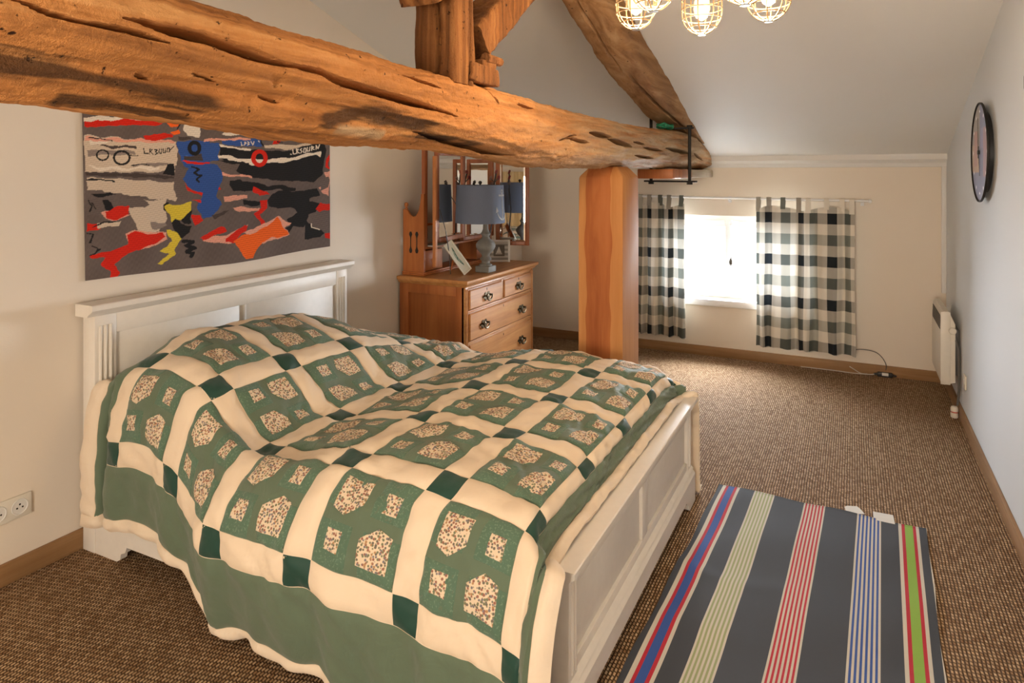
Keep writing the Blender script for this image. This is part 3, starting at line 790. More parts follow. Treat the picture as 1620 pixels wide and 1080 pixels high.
def S0(s, w):
    wt = np.clip(w, 1, 5)
    zp = fZ(s)
    hump = np.clip(zp - 0.60, 0, 1) * (s < 1.75)
    H = zp - hump + hump * fm(wt) - 0.06 * np.exp(-((s - 0.0) / .45) ** 2) * sstep((1.6 - wt) / .6)
    # soft sag across the bed and puffed edges
    Y = np.interp(wt, [1, 2, 3, 4, 5], [0, 1, 2, 3, 4])
    yb_ = fYb(s)
    Y = np.where(wt < 2, yb_ + (2.05 - yb_) * (wt - 1), np.interp(wt, [2, 3, 4, 5], [2.05, 2.435, 2.83, 3.165]))
    H = H - 0.028 * np.clip((wt - 4.35) / 0.65, 0, 1) ** 2 - 0.012 * np.clip((1.35 - wt) / 0.35, 0, 1) ** 2
    X = fX(s)
    dn = np.clip(1 - w, 0, None) * RP + 0.075 * sstep((s - 1.25) / .5) * sstep((-.12 - w) / .55); df = np.clip(w - 5, 0, None) * RP
    b = sstep(np.maximum(dn, df) / 0.10)
    Zd = fZd(s); Zd = np.where(w > 5, np.minimum(Zd, 0.60 - 0.028), Zd)
    X = X * (1 - b) + fXd(s) * b
    H = H * (1 - b) + Zd * b - 0 * b
    f = ffl(s)
    o = np.interp(dn, dd, oT) * (1 - f) + np.interp(dn, dd, oL) * f; d = np.interp(dn, dd, dT) * (1 - f) + np.interp(dn, dd, dL) * f
    # hanging folds
    fold = np.sin(s * 7.5 + 0.8) * 0.6 + np.sin(s * 13.1 + 2.0) * 0.4
    amp = 0.018 * sstep((dn - 0.15) / 0.4)
    # fold by the headboard: the end of the quilt sticks out towards the room
    o = o + amp * fold - 0.075 * np.exp(-((s + .40) / .17) ** 2) * sstep((dn - .05) / .3)
    o = o + 0.035 * np.exp(-((s - 5.62) / .14) ** 2) * sstep(dn / .2)
    o2 = 0.5 * np.interp(df, dd, oT); d2 = np.interp(df, dd, dT)
    Yo = Y - o + o2 + 0.012 * fold * sstep((df - 0.1) / 0.3)
    Z = H - d - d2
    low_ = 0.016
    under = np.clip(low_ - Z, 0, None)
    Yo = Yo - np.where(dn > 0, under * 0.8, 0) + np.where(df > 0, under * 0.8, 0)
    Z = np.maximum(Z, low_)
    return np.stack([X, Yo, Z], -1)
def qnoise(s, w):
    return (np.sin(s * 9.0 + 2.2 * np.sin(w * 2.1)) * np.sin(w * 6.3 + 1.7 * np.sin(s * 2.7 + 1)) * 0.0065
            + np.sin(s * 21 + 3 * np.sin(w * 3.3 + 1)) * np.sin(w * 15 + 2 * np.sin(s * 4)) * 0.0028
            + np.sin((s * 0.8 + w) * 31 + 2 * np.sin(s * 7)) * 0.0014 * (1 + np.sin(w * 5 + s * 3)))
def S(s, w, off=0.0):
    s = np.asarray(s, float); w = np.asarray(w, float); e = 0.012
    P = S0(s, w); ds = S0(s + e, w) - S0(s - e, w); dw = S0(s, w + e) - S0(s, w - e)
    n = np.cross(ds, dw); n /= (np.linalg.norm(n, axis=-1, keepdims=True) + 1e-12)
    # blend the seam-puff and the rumples along the normal
    return P + n * (off + qnoise(s, w))[..., None]
quilt = thing('quilt', 'patchwork quilt of green squares and cream strips spread over the bed', 'quilt', (-1.7, 2.42, 0.55))
HW = 0.122; ES, EB = 0.67, 0.80             # half sash, border edge, binding edge (in pitches)
NS, NW = 230, 300
ss, ww = np.meshgrid(np.linspace(-.79, 5.79, NS), np.linspace(-.79, 6.79, NW), indexing='ij')
grid_mesh('backing', S(ss, ww, 0 * ss + 0.004), M['q_cream'], quilt, False, 80, 0.009)
def patch(name, s0, s1, w0, w1, mat, base=0.0065, puff=0.004, ns=None, nw=None, parent=quilt, edge=0.0035):
    ns = ns or max(4, int((s1 - s0) * 26)); nw = nw or max(4, int((w1 - w0) * 26))
    a = np.linspace(0, 1, ns + 1); b = np.linspace(0, 1, nw + 1)
    A, B = np.meshgrid(a, b, indexing='ij')
    g = 0.003
    s_ = s0 + g + (s1 - s0 - 2 * g) * A; w_ = w0 + g + (w1 - w0 - 2 * g) * B
    da = np.minimum(A, 1 - A) * (s1 - s0); db = np.minimum(B, 1 - B) * (w1 - w0)
    e = np.minimum(sstep(da / 0.05), sstep(db / 0.05))
    off = base + puff * e - (1 - sstep(np.minimum(da, db) / 0.015)) * edge * 0.6
    return grid_mesh(name, S(s_, w_, off), mat, parent, False, 80, 0.002)
def block_off(P, Qv, base):   # puff of a block, used by what is sewn onto it
    da = np.minimum(P, 1 - P) * 0.756; db = np.minimum(Qv, 1 - Qv) * 0.756
    return base + 0.004 * np.minimum(sstep(da / 0.05), sstep(db / 0.05))
def on_block(name, poly, i, j, mat, lift, parent):
    """a sewn piece: polygon in block coordinates, filled as a fan grid"""
    poly = np.array(poly, float); n = len(poly)
    # resample outline
    L = []
    for k in range(n):
        p, q_ = poly[k], poly[(k + 1) % n]
        m_ = max(2, int(np.hypot(*(q_ - p)) * 26))
        for t_ in range(m_): L.append(p + (q_ - p) * t_ / m_)
    L = np.array(L); c = L.mean(0)
    rings = [0.02, 0.3, 0.6, 0.85, 0.97, 1.0]
    A = np.array([[c + (p - c) * r_ for p in L] for r_ in rings])
    P, Qv = A[..., 0], A[..., 1]
    s_ = i + HW + 0.756 * P; w_ = j + HW + 0.756 * Qv
    off = block_off(P, Qv, 0.0065 + lift)
    off[-1] -= 0.0012
    G = S(s_, w_, off)
    return grid_mesh(name, G, mat, parent, True, 80)
for i in range(6):
    for j in range(7):
        patch('cornerstone_patch', i - HW, i + HW, j - HW, j + HW, M['q_dark'])
        if i < 5: patch('sashing_strip', i + HW, i + 1 - HW, j - HW, j + HW, M['q_cream'])
        if j < 6: patch('sashing_strip', i - HW, i + HW, j + HW, j + 1 - HW, M['q_cream'])
cp = {'tl': [(0, .57), (.43, .57), (.43, 1), (0, 1)], 'tr': [(.57, .57), (1, .57), (1, 1), (.57, 1)], 'bl': [(0, 0), (.43, 0), (.43, .43), (0, .43)], 'br': [(.57, 0), (1, 0), (1, .43), (.57, .43)]}
for i in range(5):
    for j in range(6):
        bp_ = patch('block_patch', i + HW, i + 1 - HW, j + HW, j + 1 - HW, M['q_sage'])
        for k in ('tl', 'tr', 'bl', 'br'):
            pp = [(min(max(x, .012), .988), min(max(y, .012), .988)) for x, y in cp[k]]
            on_block('corner_patch', pp, i, j, M['q_speck'], 0.0010, bp_)
        on_block('applique', [(.10, .55), (.27, .50), (.46, .64), (.46, .88), (.10, .88)], i, j, M['q_print'], 0.0022, bp_)
        on_block('applique', [(.54, .12), (.90, .12), (.90, .45), (.73, .50), (.54, .36)], i, j, M['q_print'], 0.0022, bp_)
        on_block('applique', [(.68, .64), (.87, .64), (.87, .84), (.68, .84)], i, j, M['q_print'], 0.0022, bp_)
        on_block('applique', [(.13, .16), (.32, .16), (.32, .36), (.13, .36)], i, j, M['q_print'], 0.0022, bp_)
patch('border_strip', -HW, 5 + HW, -ES, -HW, M['q_sage']); patch('border_strip', -HW, 5 + HW, 6 + HW, 6 + ES, M['q_sage'])
patch('border_strip', -ES, -HW, -ES, 6 + ES, M['q_sage']); patch('border_strip', 5 + HW, 5 + ES, -ES, 6 + ES, M['q_sage'])
def binding(s0, s1, w0, w1):
    patch('binding_strip', s0, s1, w0, w1, M['q_bind'], 0.007, 0.007, max(6, int((s1 - s0) * 30)), max(6, int((w1 - w0) * 30)))
binding(-EB, 5 + EB, -EB, -ES); binding(-EB, 5 + EB, 6 + ES, 6 + EB)
binding(-EB, -ES, -ES, 6 + ES); binding(5 + ES, 5 + EB, -ES, 6 + ES)

# ------------------------------------------------------------------ tapestry on the left wall
XT = XL + 0.006
ty0, ty1, tz0, tz1 = 1.688, 3.118, 1.068, 1.985
NYt, NZt = 540, 360
gy, gz = np.meshgrid(np.linspace(0, 1, NYt), np.linspace(0, 1, NZt), indexing='ij')
TY = ty0 + (ty1 - ty0) * gy - 0.018 * gz * (1 - gy); TZ = tz0 + (tz1 - tz0) * gz + 0.004 * np.sin(gy * 9) * (1 - gz) - 0.012 * (1 - gz) * np.sin(gy * np.pi)
dep_ = CO * TY - SI * XT
U = 810 + F * (SI * TY + CO * XT) / dep_; V = HZ - F * (TZ - CAMZ) / dep_       # print coordinates
rs = np.random.RandomState(3)
def wavy(a, b, f, s): return np.sin(a * f + s) * np.sin(b * f * 1.3 + 2 * s) + 0.6 * np.sin(a * f * 2.3 + b * f * 1.1 + s * 3)
U2 = U + 1.6 * wavy(U, V, 0.11, 1.0) + 0.5 * wavy(U, V, 0.29, 2.0); V2 = V + 1.3 * wavy(V, U, 0.12, 4.0) + 0.45 * wavy(V, U, 0.31, 5.0)
img = np.zeros(U.shape + (3,)); img[:] = srgb(104, 92, 88)[:3]
img *= (1 + 0.07 * wavy(U, V, 0.05, 0.3) + 0.05 * wavy(U, V, 0.5, 1.3))[..., None]
PC = dict(g=(104, 92, 88), c=(205, 186, 165), r=(205, 38, 22), o=(238, 100, 34), y=(214, 190, 62), b=(52, 84, 150), k=(34, 33, 35), p=(222, 158, 138), w=(225, 212, 196), d=(74, 64, 62), l=(140, 126, 118))
def inside(pts, x, y):
    r_ = np.zeros(x.shape, bool); n = len(pts)
    for i_ in range(n):
        (x0, y0), (x1, y1) = pts[i_], pts[(i_ + 1) % n]
        c_ = ((y0 > y) != (y1 > y))
        r_ ^= c_ & (x < (x1 - x0) * (y - y0) / (y1 - y0 + 1e-9) + x0)
    return r_
zA = lambda P: [(120 + x / 3.6, 150 + y / 3.6) for x, y in P]
zB = lambda P: [(320 + x / 4.319, 180 + y / 4.319) for x, y in P]
def poly(c, P, streak=0.10):
    m_ = inside(P, U2, V2); col = np.array(srgb(*PC[c])[:3])
    st_ = 1 + streak * np.sin(V * 1.9 + 0.25 * U + 3 * np.sin(U * 0.05)) + 0.05 * wavy(U, V, 0.7, 2)
    img[m_] = (col[None, :] * st_[m_][:, None])
def line(c, w_, P, rough=True):
    d, _ = seg_dist(U2 if rough else U, V2 if rough else V, P)
    img[d < w_ / 2] = np.array(srgb(*PC[c])[:3])
def ring(c, cx, cy, rx, ry, w_):
    line(c, w_, [(cx + rx * math.cos(k / 24 * 2 * math.pi), cy + ry * math.sin(k / 24 * 2 * math.pi)) for k in range(25)], False)
# top band (mostly behind the beam)
for k in range(26):
    x = rs.uniform(130, 520); y = rs.uniform(20, 165); L_ = rs.uniform(15, 60)
    poly(rs.choice(list('grlcdpg')), [(x, y), (x + L_, y + 2), (x + L_ * .9, y + rs.uniform(5, 14)), (x + 3, y + rs.uniform(4, 12))])
# left half
poly('g', zA([(35, 50), (360, 70), (380, 120), (35, 125)])); poly('w', zA([(40, 125), (300, 118), (440, 128), (430, 142), (200, 150), (40, 152)]))
poly('r', zA([(42, 152), (300, 140), (450, 140), (500, 155), (470, 175), (250, 172), (150, 182), (42, 180)])); poly('r', zA([(380, 240), (450, 222), (540, 220), (550, 240), (480, 258), (400, 262)]))
poly('c', zA([(42, 232), (200, 240), (430, 262), (570, 262), (578, 330), (565, 440), (420, 440), (48, 440)]))
poly('w', zA([(70, 262), (130, 245), (185, 262), (170, 280), (75, 285)])); poly('p', zA([(50, 240), (560, 262), (560, 275), (50, 262)]))
line('k', 1.6, zA([(70, 250), (130, 240), (205, 268)])); poly('d', zA([(120, 285), (340, 292), (340, 303), (200, 305)])); poly('d', zA([(50, 440), (350, 448), (560, 462), (560, 476), (320, 468), (60, 462)]))
poly('l', zA([(60, 312), (330, 318), (340, 340), (60, 345)])); poly('l', zA([(300, 395), (520, 385), (530, 400), (320, 408)])); poly('w', zA([(60, 405), (300, 415), (470, 405), (470, 425), (120, 430)]))
ring('k', *zA([(147, 343)])[0], 9.5, 8, 2.6); ring('k', *zA([(258, 358)])[0], 12.5, 10.5, 3.4); line('k', 1.6, zA([(300, 350), (350, 345)])); line('k', 1.4, zA([(305, 400), (370, 395), (420, 402)]))
for P in ([(382, 305), (386, 333), (410, 333)], [(418, 308), (416, 338)], [(418, 308), (432, 312), (420, 322), (436, 340)], [(446, 312), (462, 314), (450, 324), (464, 332), (448, 340)],
          [(474, 310), (470, 330), (484, 334), (486, 308)], [(496, 308), (494, 328), (508, 330), (510, 306)], [(520, 306), (518, 324), (532, 324), (534, 302), (522, 304)], [(534, 316), (556, 294)]):
    line('k', 1.5, zA(P), False)
poly('c', zA([(60, 470), (250, 478), (560, 500), (582, 575), (560, 600), (480, 595), (300, 570), (120, 545), (55, 540)])); poly('c', zA([(300, 600), (520, 595), (510, 700), (470, 780), (360, 780), (310, 700)]))
line('k', 2.2, zA([(60, 485), (120, 480), (215, 492)])); poly('k', zA([(70, 565), (200, 555), (225, 570), (120, 582)])); poly('k', zA([(520, 395), (555, 390), (560, 455), (500, 455)])); poly('g', zA([(560, 400), (640, 420), (640, 590), (570, 580), (560, 540)]))
poly('g', zA([(240, 600), (300, 585), (390, 600), (415, 625), (380, 642), (280, 635)])); poly('g', zA([(60, 590), (200, 590), (230, 640), (140, 690), (62, 680)])); poly('k', zA([(150, 595), (180, 600), (205, 650), (190, 680), (165, 665)]))
for P in ([(70, 600), (90, 640), (75, 660)], [(90, 620), (110, 650)], [(60, 790), (100, 800), (75, 840)], [(80, 860), (120, 880), (100, 905)], [(75, 910), (110, 895), (130, 880)]): line('k', 1.8, zA(P))
poly('p', zA([(140, 668), (180, 660), (310, 690), (220, 715), (150, 700)])); poly('r', zA([(160, 670), (220, 640), (305, 628), (300, 680), (230, 710), (165, 700)])); poly('r', zA([(55, 730), (130, 735), (130, 765), (58, 780)])); poly('c', zA([(110, 730), (250, 722), (240, 745), (120, 760)]))
line('k', 2.4, zA([(95, 750), (140, 728), (225, 718)])); poly('l', zA([(420, 730), (500, 725), (515, 745), (470, 768), (430, 760)]))
poly('p', zA([(280, 790), (330, 772), (520, 785), (525, 825), (420, 870), (290, 880), (290, 830)])); poly('r', zA([(290, 795), (340, 775), (400, 795), (490, 785), (518, 810), (440, 850), (345, 880), (292, 850)]))
poly('r', zA([(75, 912), (200, 885), (300, 850), (340, 875), (240, 940), (205, 970), (250, 1010), (235, 1045), (190, 1040), (195, 1010), (135, 960), (160, 930), (80, 928)]))
poly('b', zA([(575, 262), (760, 262), (760, 700), (715, 700), (690, 640), (720, 575), (640, 520), (600, 480), (640, 420), (600, 380), (580, 330)]))
poly('d', zA([(610, 350), (750, 340), (750, 372), (620, 375)])); ring('k', *zA([(672, 303)])[0], 8, 9, 6); line('k', 3.0, zA([(658, 412), (700, 425), (672, 450), (715, 455), (690, 480), (700, 500)]))
poly('r', zA([(600, 375), (755, 385), (755, 398), (640, 392)])); poly('r', zA([(610, 500), (660, 540), (720, 560), (715, 575), (640, 545)])); poly('r', zA([(655, 605), (715, 595), (715, 610)])); poly('r', zA([(660, 680), (700, 690), (720, 720), (670, 745)])); poly('r', zA([(700, 820), (760, 780), (760, 810)]))
poly('o', zA([(525, 122), (560, 115), (590, 135), (580, 180), (545, 185), (520, 160)])); poly('o', zA([(535, 210), (580, 195), (595, 215), (550, 230)])); line('k', 1.8, zA([(585, 125), (592, 160), (570, 190)]))
poly('w', zA([(600, 118), (720, 122), (715, 160), (640, 150)])); poly('w', zA([(605, 165), (715, 160), (700, 245), (640, 235), (610, 200)])); poly('d', zA([(580, 235), (640, 240), (655, 255), (590, 255)]))
poly('y', zA([(510, 620), (590, 625), (650, 612), (650, 660), (600, 720), (545, 725), (530, 680), (505, 650)])); poly('k', zA([(600, 720), (640, 660), (660, 650), (655, 725), (620, 735)])); poly('k', zA([(545, 730), (570, 705), (600, 735), (660, 745), (640, 790), (600, 815), (565, 780)]))
poly('y', zA([(520, 770), (560, 770), (600, 815), (565, 890), (570, 912), (490, 965), (462, 962), (530, 905), (475, 885), (545, 835)])); line('k', 2.6, zA([(512, 660), (510, 630), (530, 620)])); line('k', 5.0, zA([(610, 830), (670, 838), (625, 860), (672, 868), (632, 890), (665, 895), (655, 920)]))
# right half
poly('w', zB([(130, 75), (240, 60), (280, 100), (250, 150), (130, 140), (160, 110)])); poly('b', zB([(130, 180), (390, 160), (405, 180), (400, 222), (330, 225), (130, 210)])); poly('p', zB([(0, 170), (330, 165), (330, 178), (0, 186)])); poly('b', zB([(0, 195), (110, 200), (100, 280), (120, 320), (0, 330)]))
line('k', 1.8, zB([(402, 160), (406, 218)]))
for P in ([(262, 192), (264, 215), (275, 214)], [(285, 215), (288, 192), (298, 200), (290, 206)], [(306, 190), (318, 196), (308, 202), (320, 208), (306, 214)], [(330, 190), (342, 212)], [(350, 190), (346, 208)], [(380, 186), (386, 192)]): line('w', 1.3, zB(P), False)
poly('r', zB([(455, 100), (520, 100), (565, 110), (520, 125), (530, 145), (570, 170), (530, 180), (520, 205), (485, 208), (490, 150)])); line('k', 1.6, zB([(480, 150), (520, 165), (510, 190), (540, 200)])); poly('r', zB([(630, 165), (730, 155), (745, 175), (650, 190)])); poly('c', zB([(410, 210), (600, 212), (760, 195), (740, 215), (560, 245), (420, 230)]))
poly('k', zB([(105, 215), (330, 245), (560, 255), (830, 195), (830, 330), (820, 410), (760, 465), (500, 455), (280, 425), (225, 390), (120, 300)]))
poly('w', zB([(108, 212), (335, 242), (320, 252), (112, 224)])); poly('w', zB([(100, 280), (320, 312), (560, 305), (790, 255), (805, 250), (800, 295), (780, 278), (560, 330), (330, 345), (110, 300)])); poly('g', zB([(110, 318), (240, 350), (225, 385), (135, 370)])); line('k', 1.4, zB([(112, 318), (240, 346), (320, 340)]))
ring('r', *zB([(387, 303)])[0], 10.2, 11, 5.6); ring('r', *zB([(387, 303)])[0], 8.0, 9.5, 4.0)
for P in ([(600, 275), (604, 278)], [(614, 245), (618, 275), (634, 272)], [(642, 272), (638, 240), (652, 244), (642, 256), (658, 268)], [(676, 238), (664, 246), (678, 256), (668, 268)], [(692, 236), (688, 262), (704, 262), (704, 234), (692, 236)],
          [(716, 230), (714, 256), (730, 254), (732, 228)], [(744, 250), (744, 222), (758, 228), (746, 236), (760, 244)], [(772, 244), (774, 216), (786, 238), (796, 210)]): line('w', 1.5, zB(P), False)
poly('r', zB([(845, 300), (868, 280), (868, 370), (845, 370)])); poly('p', zB([(830, 400), (866, 380), (868, 560), (820, 545), (790, 500), (830, 470)])); poly('g', zB([(800, 440), (850, 430), (860, 500), (800, 520)]))
poly('k', zB([(180, 460), (260, 450), (380, 478), (520, 490), (640, 500), (640, 522), (450, 520), (330, 530), (200, 525), (175, 490)])); poly('k', zB([(470, 545), (560, 520), (690, 530), (780, 505), (795, 560), (730, 575), (740, 600), (800, 620), (770, 670), (720, 690), (690, 770), (620, 770), (580, 815), (545, 800), (600, 760), (580, 720), (640, 670), (600, 640), (450, 640), (440, 590)]))
poly('k', zB([(690, 730), (750, 760), (830, 810), (800, 845), (705, 850), (700, 800)])); poly('k', zB([(270, 590), (390, 595), (385, 622), (290, 630)])); poly('p', zB([(140, 565), (310, 552), (310, 575), (140, 600)])); poly('r', zB([(350, 505), (445, 530), (450, 555), (395, 560), (350, 530)]))
poly('p', zB([(205, 640), (390, 640), (380, 662), (215, 665)])); poly('r', zB([(385, 590), (440, 590), (435, 650), (385, 690), (430, 735), (420, 770), (395, 765), (390, 730), (350, 690), (400, 640)])); poly('r', zB([(40, 495), (110, 490), (135, 520), (90, 515)])); poly('r', zB([(70, 570), (110, 572), (100, 582)])); poly('p', zB([(100, 400), (330, 425), (330, 436), (110, 420)]))
poly('b', zB([(0, 340), (110, 350), (130, 430), (100, 560), (120, 620), (60, 700), (0, 720)])); poly('p', zB([(0, 860), (150, 825), (310, 750), (300, 800), (180, 890), (0, 868)])); poly('r', zB([(0, 835), (130, 765), (160, 800), (40, 855), (0, 862)])); poly('r', zB([(150, 850), (280, 755), (310, 760), (300, 800), (200, 880), (160, 875)]))
poly('p', zB([(280, 815), (430, 745), (510, 705), (610, 745), (560, 780), (590, 825), (400, 885)])); poly('o', zB([(200, 870), (330, 815), (440, 765), (500, 712), (545, 745), (550, 775), (585, 822), (470, 850), (405, 880), (340, 990), (295, 992), (230, 905)], ), 0.2)
poly('d', zB([(60, 690), (180, 655), (150, 690), (80, 720)])); poly('r', zB([(770, 650), (800, 610), (866, 610), (866, 655), (800, 670)])); poly('g', zB([(740, 690), (830, 660), (866, 670), (866, 790), (790, 795), (735, 750)])); poly('r', zB([(830, 815), (868, 805), (868, 850), (832, 850)])); line('w', 1.5, zB([(740, 750), (750, 775), (790, 795)]))
img = np.clip(img, 0.004, 0.9)
PX = XT + 0.004 + 0.003 * np.sin(gy * 14 + 1.5 * gz) * (1 - gz) + 0.0015 * np.sin(gy * 41)
tap = grid_mesh('tapestry', np.stack([PX, TY, TZ], -1), M['tapestry'], None, False, 60, 0.003, img)
tag(tap, 'unframed cloth print of fishing boats in red, blue, black and yellow on wall', 'tapestry')

# ------------------------------------------------------------------ chest of drawers
DX0, DX1, DY0, DY1, DZ = -2.752, -2.235, 3.80, 4.83, 0.81
dr = thing('chest_of_drawers', 'waxed pine chest of two short and two long drawers by the wall', 'chest of drawers', ((DX0 + DX1) / 2, (DY0 + DY1) / 2, 0))
m = MB(); prof = [(0, .762), (.010, .765), (.016, .775), (.022, .782), (.030, .786), (.034, .795), (.034, .806), (.030, .810)]
ring_ = []
for e, z in [(-.02, .762)] + prof:
    ring_.append([m.bm.verts.new(p) for p in ((DX0, DY0 - e, z), (DX1 + e, DY0 - e, z), (DX1 + e, DY1 + e, z), (DX0, DY1 + e, z))])
for A, B in zip(ring_, ring_[1:]):
    for k in range(4): m.bm.faces.new((A[k], A[(k + 1) % 4], B[(k + 1) % 4], B[k]))
m.bm.faces.new(ring_[0][::-1]); m.bm.faces.new(ring_[-1])
m.build('top', M['pine'], dr, 25)
m = MB()
m.box(DX0, DX1 - 0.006, DY1 - 0.02, DY1 - 0.002, 0.06, .762); m.box(DX0, DX0 + 0.012, DY0 + .01, DY1 - .01, 0.06, .762); m.box(DX0 + .012, DX1 - .03, DY0 + .018, DY1 - .02, 0.08, 0.095)
m.box(DX0 + 0.01, DX1 - 0.025, DY0 + 0.024, DY0 + 0.03, 0.07, .75)
m.build('carcass', M['pine_s'], dr)
sp_ = MB(); sp_.box(DX0, DX0 + 0.07, DY0, DY0 + 0.024, .05, .762, .002); sp_.box(DX1 - 0.075, DX1 - 0.012, DY0, DY0 + 0.024, .05, .762, .002); sp_.box(DX0 + .07, DX1 - .075, DY0, DY0 + .024, .70, .762, .002); sp_.box(DX0 + .07, DX1 - .075, DY0, DY0 + .024, .05, .12, .002)
sp_.build('side_frame', M['pine_s'], dr)
m = MB()                                    # face frame with its reeded edge
fz = [(.745, .762), (.59, .605), (.385, .40), (.125, .14)]
for z0, z1 in fz: m.box(DX1 - 0.03, DX1, DY0 + .03, DY1 - .03, z0, z1, .002)
m.box(DX1 - 0.03, DX1, DY0, DY0 + .035, .06, .762, .003); m.box(DX1 - 0.03, DX1, DY1 - .035, DY1, .06, .762, .003)
m.box(DX1 - 0.03, DX1, (DY0 + DY1) / 2 - .012, (DY0 + DY1) / 2 + .012, .605, .745, .002)
for y in (DY0 + .008, DY0 + .022, DY1 - .022, DY1 - .008): m.tube([(DX1, y, .10), (DX1, y, .75)], .005, 8)
m.build('face_frame', M['pine'], dr)
m = MB(); zA0 = .0
out = [(DY0 - .012, 0), (DY0 + .10, 0), (DY0 + .115, .02), (DY0 + .13, .045), (DY0 + .16, .055), (DY1 - .16, .055), (DY1 - .13, .045), (DY1 - .115, .02), (DY1 - .10, 0), (DY1 + .012, 0), (DY1 + .012, .105), (DY0 - .012, .105)]
m.prism([(DX1 - .015, y, z) for y, z in out], (.03, 0, 0))
m.prism([(DX1 + .015, DY0 - .012, .105), (DX1 + .010, DY0 - .012, .118), (DX1, DY0 - .012, .124), (DX1 - .015, DY0 - .012, .124), (DX1 - .015, DY0 - .012, .105)], (0, DY1 - DY0 + .024, 0))
m.box(DX0, DX1 - .015, DY0 - .012, DY0 + .006, 0, .105, .003); m.box(DX0, DX1 - .015, DY1 - .006, DY1 + .012, 0, .105, .003)
m.build('plinth', M['pine'], dr, 30)
# handle mesh (pierced back plate, posts, swing bail), shared
def handle_mesh():
    m = MB(); pts = []
    for k in range(40):
        a = 2 * math.pi * k / 40; r_ = 1 + .16 * math.cos(6 * a) + .10 * math.cos(2 * a)
        pts.append((0, .034 * r_ * math.cos(a), .021 * r_ * math.sin(a)))
    m.prism(pts, (.0035, 0, 0))
    for s_ in (-1, 1): m.lathe([(.005, 0), (.005, .012), (.007, .015), (.004, .018)], (.003, s_ * .024, .004), 10, True, Matrix.Rotation(R(90), 3, 'Y'))
    m.tube([(.018, .026 * math.cos(a), .004 - .024 * math.sin(a)) for a in [math.pi * k / 14 for k in range(15)]], [.0028 + .0018 * math.sin(math.pi * k / 14) for k in range(15)], 8)
    m.lathe([(.012, 0), (.009, .006), (.002, .009)], (.003, 0, .001), 12, True, Matrix.Rotation(R(90), 3, 'Y'))
    bmesh.ops.recalc_face_normals(m.bm, faces=m.bm.faces[:])
    me = bpy.data.meshes.new('handle'); m.bm.to_mesh(me); m.bm.free(); finish(me, 35); me.materials.append(M['brass'])
    return me
HM = handle_mesh()
ymid = (DY0 + DY1) / 2
for y0, y1, z0, z1, hs in ((DY0 + .038, ymid - .014, .607, .743, (.5,)), (ymid + .014, DY1 - .038, .607, .743, (.5,)), (DY0 + .038, DY1 - .038, .402, .588, (.2, .8)), (DY0 + .038, DY1 - .038, .142, .383, (.2, .8))):
    m = MB(); m.box(DX1 - .30, DX1 - .004, y0, y1, z0, z1, .002)
    m.box(DX1 - .006, DX1 + .010, y0 + .004, y1 - .004, z0 + .004, z1 - .004, .007, 1)
    d = m.build('drawer', M['pine'], dr, 30)
    for h_ in hs:
        ho = link('handle', HM, d); ho.scale = (1.3, 1.35, 1.35); ho.location = Vector((DX1 + .010, y0 + (y1 - y0) * h_, (z0 + z1) / 2 - .006)) - Vector(dr.location)
    m = MB(); m.box(DX1 + .0095, DX1 + .0115, (y0 + y1) / 2 - .003, (y0 + y1) / 2 + .003, z1 - .034, z1 - .018, .0008); m.build('keyhole', M['hole'], d)
# ------------------------------------------------------------------ dressing mirror standing on the chest
mr = thing('dressing_mirror', 'reddish wooden dressing mirror with three folding glasses on the chest', 'mirror', (-2.62, 4.30, DZ))
zs = DZ + 0.001
SX0, SX1 = -2.748, -2.58
def side_panel(y0):
    m = MB()
    prof = [(SX0, zs), (SX1, zs), (SX1, 1.36), (SX1 - .022, 1.36), (SX1 - .028, 1.30), (SX1 - .042, 1.245), (SX1 - .065, 1.212), (SX1 - .088, 1.205), (SX1 - .115, 1.22), (SX1 - .135, 1.25), (SX0, 1.255)]
    m.prism([(x, y0, z) for x, z in prof], (0, .018, 0))
    return m
for y0 in (3.835, 4.777):
    p = side_panel(y0).build('side_panel', M['mahog'] if y0 > 4 else M['pine_s'], mr, 30)
    m = MB()
    for xc in (SX0 + .062, SX0 + .112):
        outl = []
        for k in range(24):
            tt = k / 23; z = .96 + .145 * tt; wv_ = .0035 + .009 * (math.exp(-((tt - .12) / .11) ** 2) + math.exp(-((tt - .88) / .10) ** 2))
            outl.append((wv_, z))
        ptsl = [(xc - w_, y0 - .0012, z) for w_, z in outl] + [(xc + w_, y0 - .0012, z) for w_, z in outl[::-1]]
        m.prism(ptsl, (0, .0204, 0))
    m.build('pierced_slot', M['hole'], p, 0)
    m = MB(); m.lathe([(.004, 1.25), (.011, 1.254), (.011, 1.262), (.005, 1.266), (.012, 1.276), (.015, 1.286), (.012, 1.297), (.003, 1.302)], (SX0 + .02, y0 + .009, 0), 16); m.build('finial', M['pine_s'], p)
m = MB()
for z in (zs, zs + .012): m.box(SX0 - .001, SX1 + .012 - .006 * (z > zs), 3.822, 4.808, z, z + .012, .004)
m.build('base_moulding', M['pine_s'], mr)
